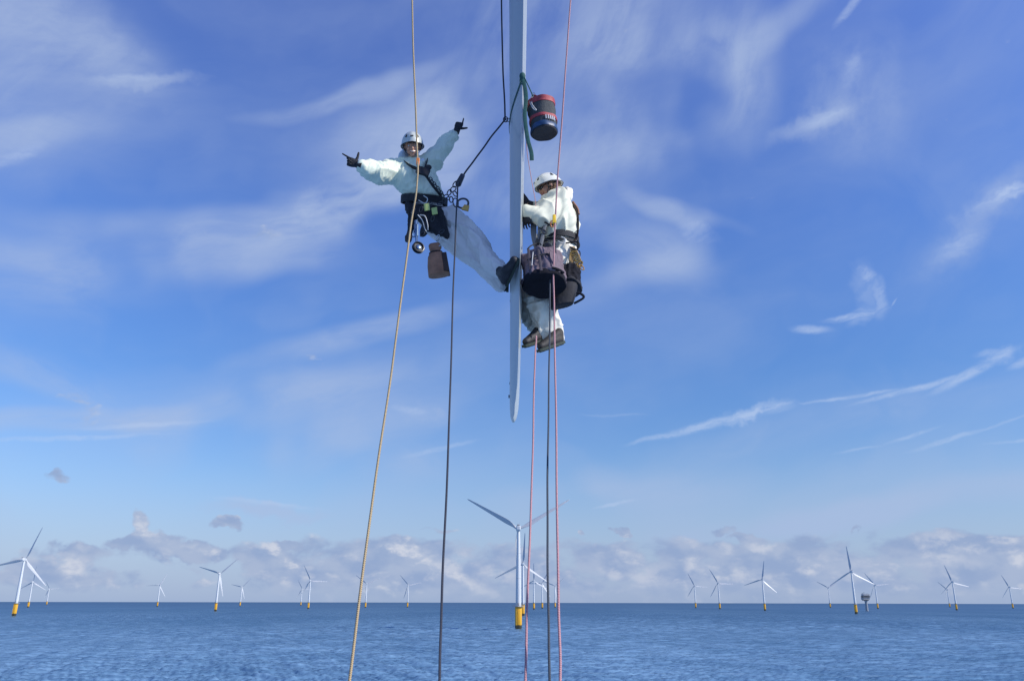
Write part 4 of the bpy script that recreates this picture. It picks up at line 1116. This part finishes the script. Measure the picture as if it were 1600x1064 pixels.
    organic('trousers', t, .0105, 'trousers_white', root, 3, folds=[(.030, 5.0, (.25, 0, 1), 3.0, 0, 1, 4.2), (.018, 8, (.9, 0, .45), 2.6, 0, 1, 7.9)])
    # hands
    wv = wrn + Vector((.012, -.01, -.025))
    make_hand(root, wv, Vector((-.10, .12, -1)), Vector((-.95, .3, .05)), (.35, .45, .5, .6), (.5, .8, .3), .98, spread=.05)
    make_hand(root, wrf + Vector((0, 0, .01)), Vector((-.9, -.3, .30)), Vector((.2, -.3, .9)), (.5, .6, .65, .7), (.6, .7, .4), .98)
    # shoes
    for i, (heel, toe, yy, m, kk) in enumerate((((874, 531), (845, 541), 7.02, 'shoe_brown', 1.0), ((845, 527), (822, 534), 7.05, 'boot', .98))):
        h_ = at(heel[0], heel[1], yy + .05); t_ = at(toe[0], toe[1], yy - .12)
        bt = MB(); limb(bt, [h_ + Vector((-.01, 0, .07)), h_], [.050, .044]); limb(bt, [h_, (h_ + t_)/2 + Vector((0, 0, .012)), t_], [.044*kk, .046*kk, .037*kk])
        limb(bt, [h_ + Vector((-.02, 0, .06)), (h_ + t_)/2 + Vector((0, 0, .03)), t_], [.05, .045, .036])
        bo = organic('shoe', bt, .007, m, root, 3)
        dd = (t_ - h_).normalized(); sy = dd.cross(Vector((0, 0, 1))).normalized(); dn = sy.cross(dd); dn = -dn if dn.z > 0 else dn
        P = [h_ - dd*.045, h_ - dd*.02, (h_ + t_)/2, t_ + dd*.02, t_ + dd*.05]
        so = MB(); so.ring_loft([[p + dn*.034 + q for q in (dn*.012 + sy*w_, dn*.012 - sy*w_, -dn*.014 - sy*w_, -dn*.014 + sy*w_)] for p, w_ in zip(P, (.024, .036, .039, .042, .024))])
        for k in range(5):
            p = h_ + (t_ - h_)*(k/4); so.box(p + dn*.048, sy*.030, dd*.011, dn*.006)
        so.build('sole', 'sole', bo)
    make_helmet(root, hc + u*.012, f, u, s, 'helmet_warm')
    # harness
    hb = MB(); ring_strap(hb, (at(872, 378, 7.18), Vector((.190, 0, .0)), Vector((0, .20, 0))), .006, .030, .012)
    ring_strap(hb, (at(871, 386, 7.18), Vector((.175, 0, .0)), Vector((0, .195, 0))), .008, .014, .012)
    harness = hb.build('harness', 'webbing', root)
    MB().tube(catmull([at(893, 318, 7.1), at(901, 330, 7.05), at(903, 350, 7.04), at(901, 372, 7.04), at(893, 380, 7.02)], 6), .016, 8, flat=(1, .4)).build('back_strap', 'leather_dark', harness)
    MB().tube(catmull([at(895, 316, 7.12), at(902, 326, 7.08), at(904, 335, 7.06)], 6), .013, 8).build('back_pad', 'leather', harness)
    MB().tube(catmull([at(872, 377, 6.94), at(880, 381, 6.93), at(883, 374, 6.93), at(877, 370, 6.93)], 6), .007, 6).build('belt_clip', 'cord_white', harness)
    lp = MB(); lp.tube(catmull([at(884, 380, 6.97), at(902, 378, 6.95), at(905, 385, 6.95), at(900, 390, 6.95), at(890, 386, 6.96)], 6), .008, 8); lp.torus(at(901, 400, 7.0), (.3, 0, 1), (1, 0, -.3), .06, .03, .006); lp.build('gear_loop', 'black_plastic', harness)
    # cluster of devices in front of the belly
    dm = MB(); rnd = random.Random(11)
    for (x, y) in ((846, 352), (850, 346), (856, 350), (850, 362), (845, 372), (852, 378), (858, 384), (847, 386), (862, 390), (840, 380), (866, 384), (855, 394)):
        a_ = rnd.uniform(0, 3.1); dm.torus(at(x, y, 6.84 + rnd.uniform(-.02, .03)), (math.cos(a_), -.2, math.sin(a_)), (-math.sin(a_), -.2, math.cos(a_)), rnd.uniform(.025, .038), .016, .0055, 18, 6)
    dm.build_each('carabiner', 'dark_metal', harness)
    d2 = MB(); d2.box(at(846, 376, 6.86), Vector((.03, 0, 0)), Vector((0, .02, 0)), Vector((.01, 0, .06)), .7, .3); d2.box(at(856, 389, 6.84), Vector((.035, 0, .01)), Vector((0, .02, 0)), Vector((-.02, 0, .05)), .8, .3); d2.ell(at(853, 397, 6.82), (.045, 0, 0), (0, .03, 0), (0, 0, .035))
    d2.build('descender', 'black_plastic', harness)
    MB().tube(catmull([at(838, 352, 6.88), at(848, 346, 6.83), at(860, 352, 6.76), at(866, 348, 6.62)], 6), .010, 8).build('lanyard', 'webbing', harness)
    wg = MB(); wg.tube(catmull([at(834, 344, 6.9), at(834, 365, 6.88), at(838, 384, 6.86), at(842, 392, 6.84)], 6), .028, 8, flat=(1, .2), up=(1, 0, 0)); wg.tube(catmull([at(852, 352, 6.84), at(848, 368, 6.83), at(844, 388, 6.82)], 6), .016, 8, flat=(1, .2), up=(1, 0, 0)); wg.tube(catmull([at(843, 345, 6.86), at(842, 370, 6.85), at(844, 395, 6.84)], 6), .014, 8, flat=(1, .2), up=(1, 0, 0))
    wg.build('webbing_strap', 'webbing_grey', harness)
    MB().box(at(866, 343, 6.57), Vector((.018, 0, 0)), Vector((0, .016, 0)), Vector((0, 0, .045)), .8, .3).build('back_up_device', 'yellow_device', harness)
    MB().torus(at(863, 350, 6.62), (0, -.3, 1), (1, 0, 0), .03, .015, .005).build('device_clip', 'orange_device_glint', harness)
    # bundle of cords and clips on the hip behind
    rb = MB()
    for k in range(6):
        rb.tube(catmull([at(892 + k, 386, 7.0), at(893 + 2.2*k, 398, 6.97 - .01*k), at(896 + 2.6*k, 410 + k, 6.97), at(891 + 1.6*k, 418, 6.98), at(890 + k, 404, 6.99), at(893 + k, 390, 7.0)], 6), .0065, 7)
    rb.build('cord_bundle', 'rope_yellow', harness)
    gb = MB()
    for (x, y, a_) in ((902, 404, 1.2), (906, 412, .6), (909, 418, 2.2), (899, 416, 1.0), (896, 396, .3)): gb.torus(at(x, y, 6.94), (math.cos(a_), 0, math.sin(a_)), (-math.sin(a_), -.3, math.cos(a_)), .03, .017, .006, 18, 6)
    gb.build_each('carabiner', 'gold_alloy', harness)
right_worker()

def round_bag(name, bot, top, r, Ls, mats, label, front_tilt, n=40):
    pass

def bags():
    # mauve bag in front
    def cyl(root, bc, ax, r, L, m_body, m_bot, m_trim, slump):
        u = Vector((1, 0, 0)); u = (u - ax*u.dot(ax)).normalized(); v = ax.cross(u)
        def ring(t, rr, seg=44):
            out = []
            for k in range(seg):
                a = 2*math.pi*k/seg; w = 1 + .035*math.sin(2*a + slump + 1.5*t) + .028*math.sin(5*a + 3*t*slump) + .016*math.sin(11*a - t*6) - .05*math.sin(math.pi*min(1, max(0, t)))*math.cos(3*a)**2
                out.append(bc + ax*(L*t) + (u*math.cos(a) + v*math.sin(a)*.92)*rr*w)
            return out
        bb = MB().ring_loft([ring(t, r*(1 - .05*t + .02*math.sin(t*9))) for t in (.10, .16, .25, .4, .55, .7, .85, .95)] + [ring(1.0, r*.90), ring(1.04, r*.7), ring(1.05, r*.3)])
        body = organic('bag_body', bb, .008, m_body, root, 4, folds=[(.020, 6, tuple(ax), 3.0, 0, 1, 2.0*slump), (.010, 13, (1, 0, .4), 2.5, 0, 1, 5.0)])
        MB().ring_loft([ring(.14, r*1.03), ring(.05, r*1.035), ring(.0, r*1.015), ring(-.02, r*.985), ring(-.012, r*.85), ring(-.002, r*.4)]).build('bottom', m_bot, root)
        return u, v, ring
    bc = at(851, 446, 6.62); ax = Vector((-.08, .40, 1)).normalized()
    root = empty('rope_bag', bc, 'mauve grey cylindrical rope bag with black bottom hanging before the right worker', 'bag')
    u, v, ring = cyl(root, bc, ax, .188, .34, 'bag_mauve', 'bag_bottom', 'bag_trim', 1)
    def onb(a, t, e=.006): return bc + ax*(.34*t) + (u*math.cos(a) + v*math.sin(a)*.92)*(.188*(1 - .05*t)*1.02 + e)
    sg = -1 if v.y > 0 else 1
    for a in (-2.25, -1.75, -.9):
        MB().tube([onb(a*1.0, t) for t in (.03, .3, .6, .98)], .013, 8, flat=(1, .25), up=tuple(u)).build('strap', 'bag_trim', root)
    MB().tube([onb(-2.4 + k*.12, .62 - .04*math.sin(k*.5)) for k in range(16)], .009, 8, flat=(1, .4), up=tuple(ax)).build('side_strap', 'webbing', root)
    q = [onb(-1.12 + .13*i, .03) for i in range(5)]
    fl = MB(); fl.ring_loft([[onb(-1.25 + .16*i, .12, .004), onb(-1.25 + .16*i, .12, .016), onb(-1.25 + .16*i, .74, .014), onb(-1.25 + .16*i, .74, .004)] for i in range(5)]).build('pocket', 'bag_mauve', root)
    MB().tube([onb(-1.25 + .16*i, .11, .014) for i in range(5)], .012, 8).build('pocket_edge', 'bag_bottom', root)
    MB().tube(catmull([onb(-2.3, 1.0), at(830, 384, 6.72), at(842, 380, 6.75), onb(-1.6, 1.0)], 6), .007, 8).build('handle', 'webbing', root)
    MB().tube(catmull([at(833, 394, 6.55), at(832, 404, 6.52), at(831, 415, 6.50)], 6), .004, 6).build('cord', 'cord_white', root)
    # black bag behind and to the right
    bc = at(878, 452, 6.92); ax = Vector((.02, .38, 1)).normalized()
    root = empty('rope_bag', bc, 'black round rope bag partly behind the mauve one, with webbing handle at right', 'bag')
    u, v, ring = cyl(root, bc, ax, .178, .20, 'bag_bottom', 'pouch_black', 'webbing', 2)
    fm = MB(); c = at(879, 469, 6.80)
    trunk(fm, [(at(881, 440, 6.90), Vector((.14, 0, .02)), Vector((0, .10, 0))), (at(880, 460, 6.86), Vector((.125, 0, .02)), Vector((0, .09, 0))), (at(878, 479, 6.84), Vector((.105, 0, .026)), Vector((0, .07, 0)))], 20)
    organic('lower_pocket', fm, .009, 'pouch_black', root, 2)
    MB().tube(catmull([at(897, 474, 6.80), at(903, 471, 6.78), at(912, 465, 6.76), at(909, 460, 6.77), at(901, 457, 6.80)], 5), .012, 8, flat=(1, .3)).build('handle', 'webbing', root)
bags()
exec_done = True
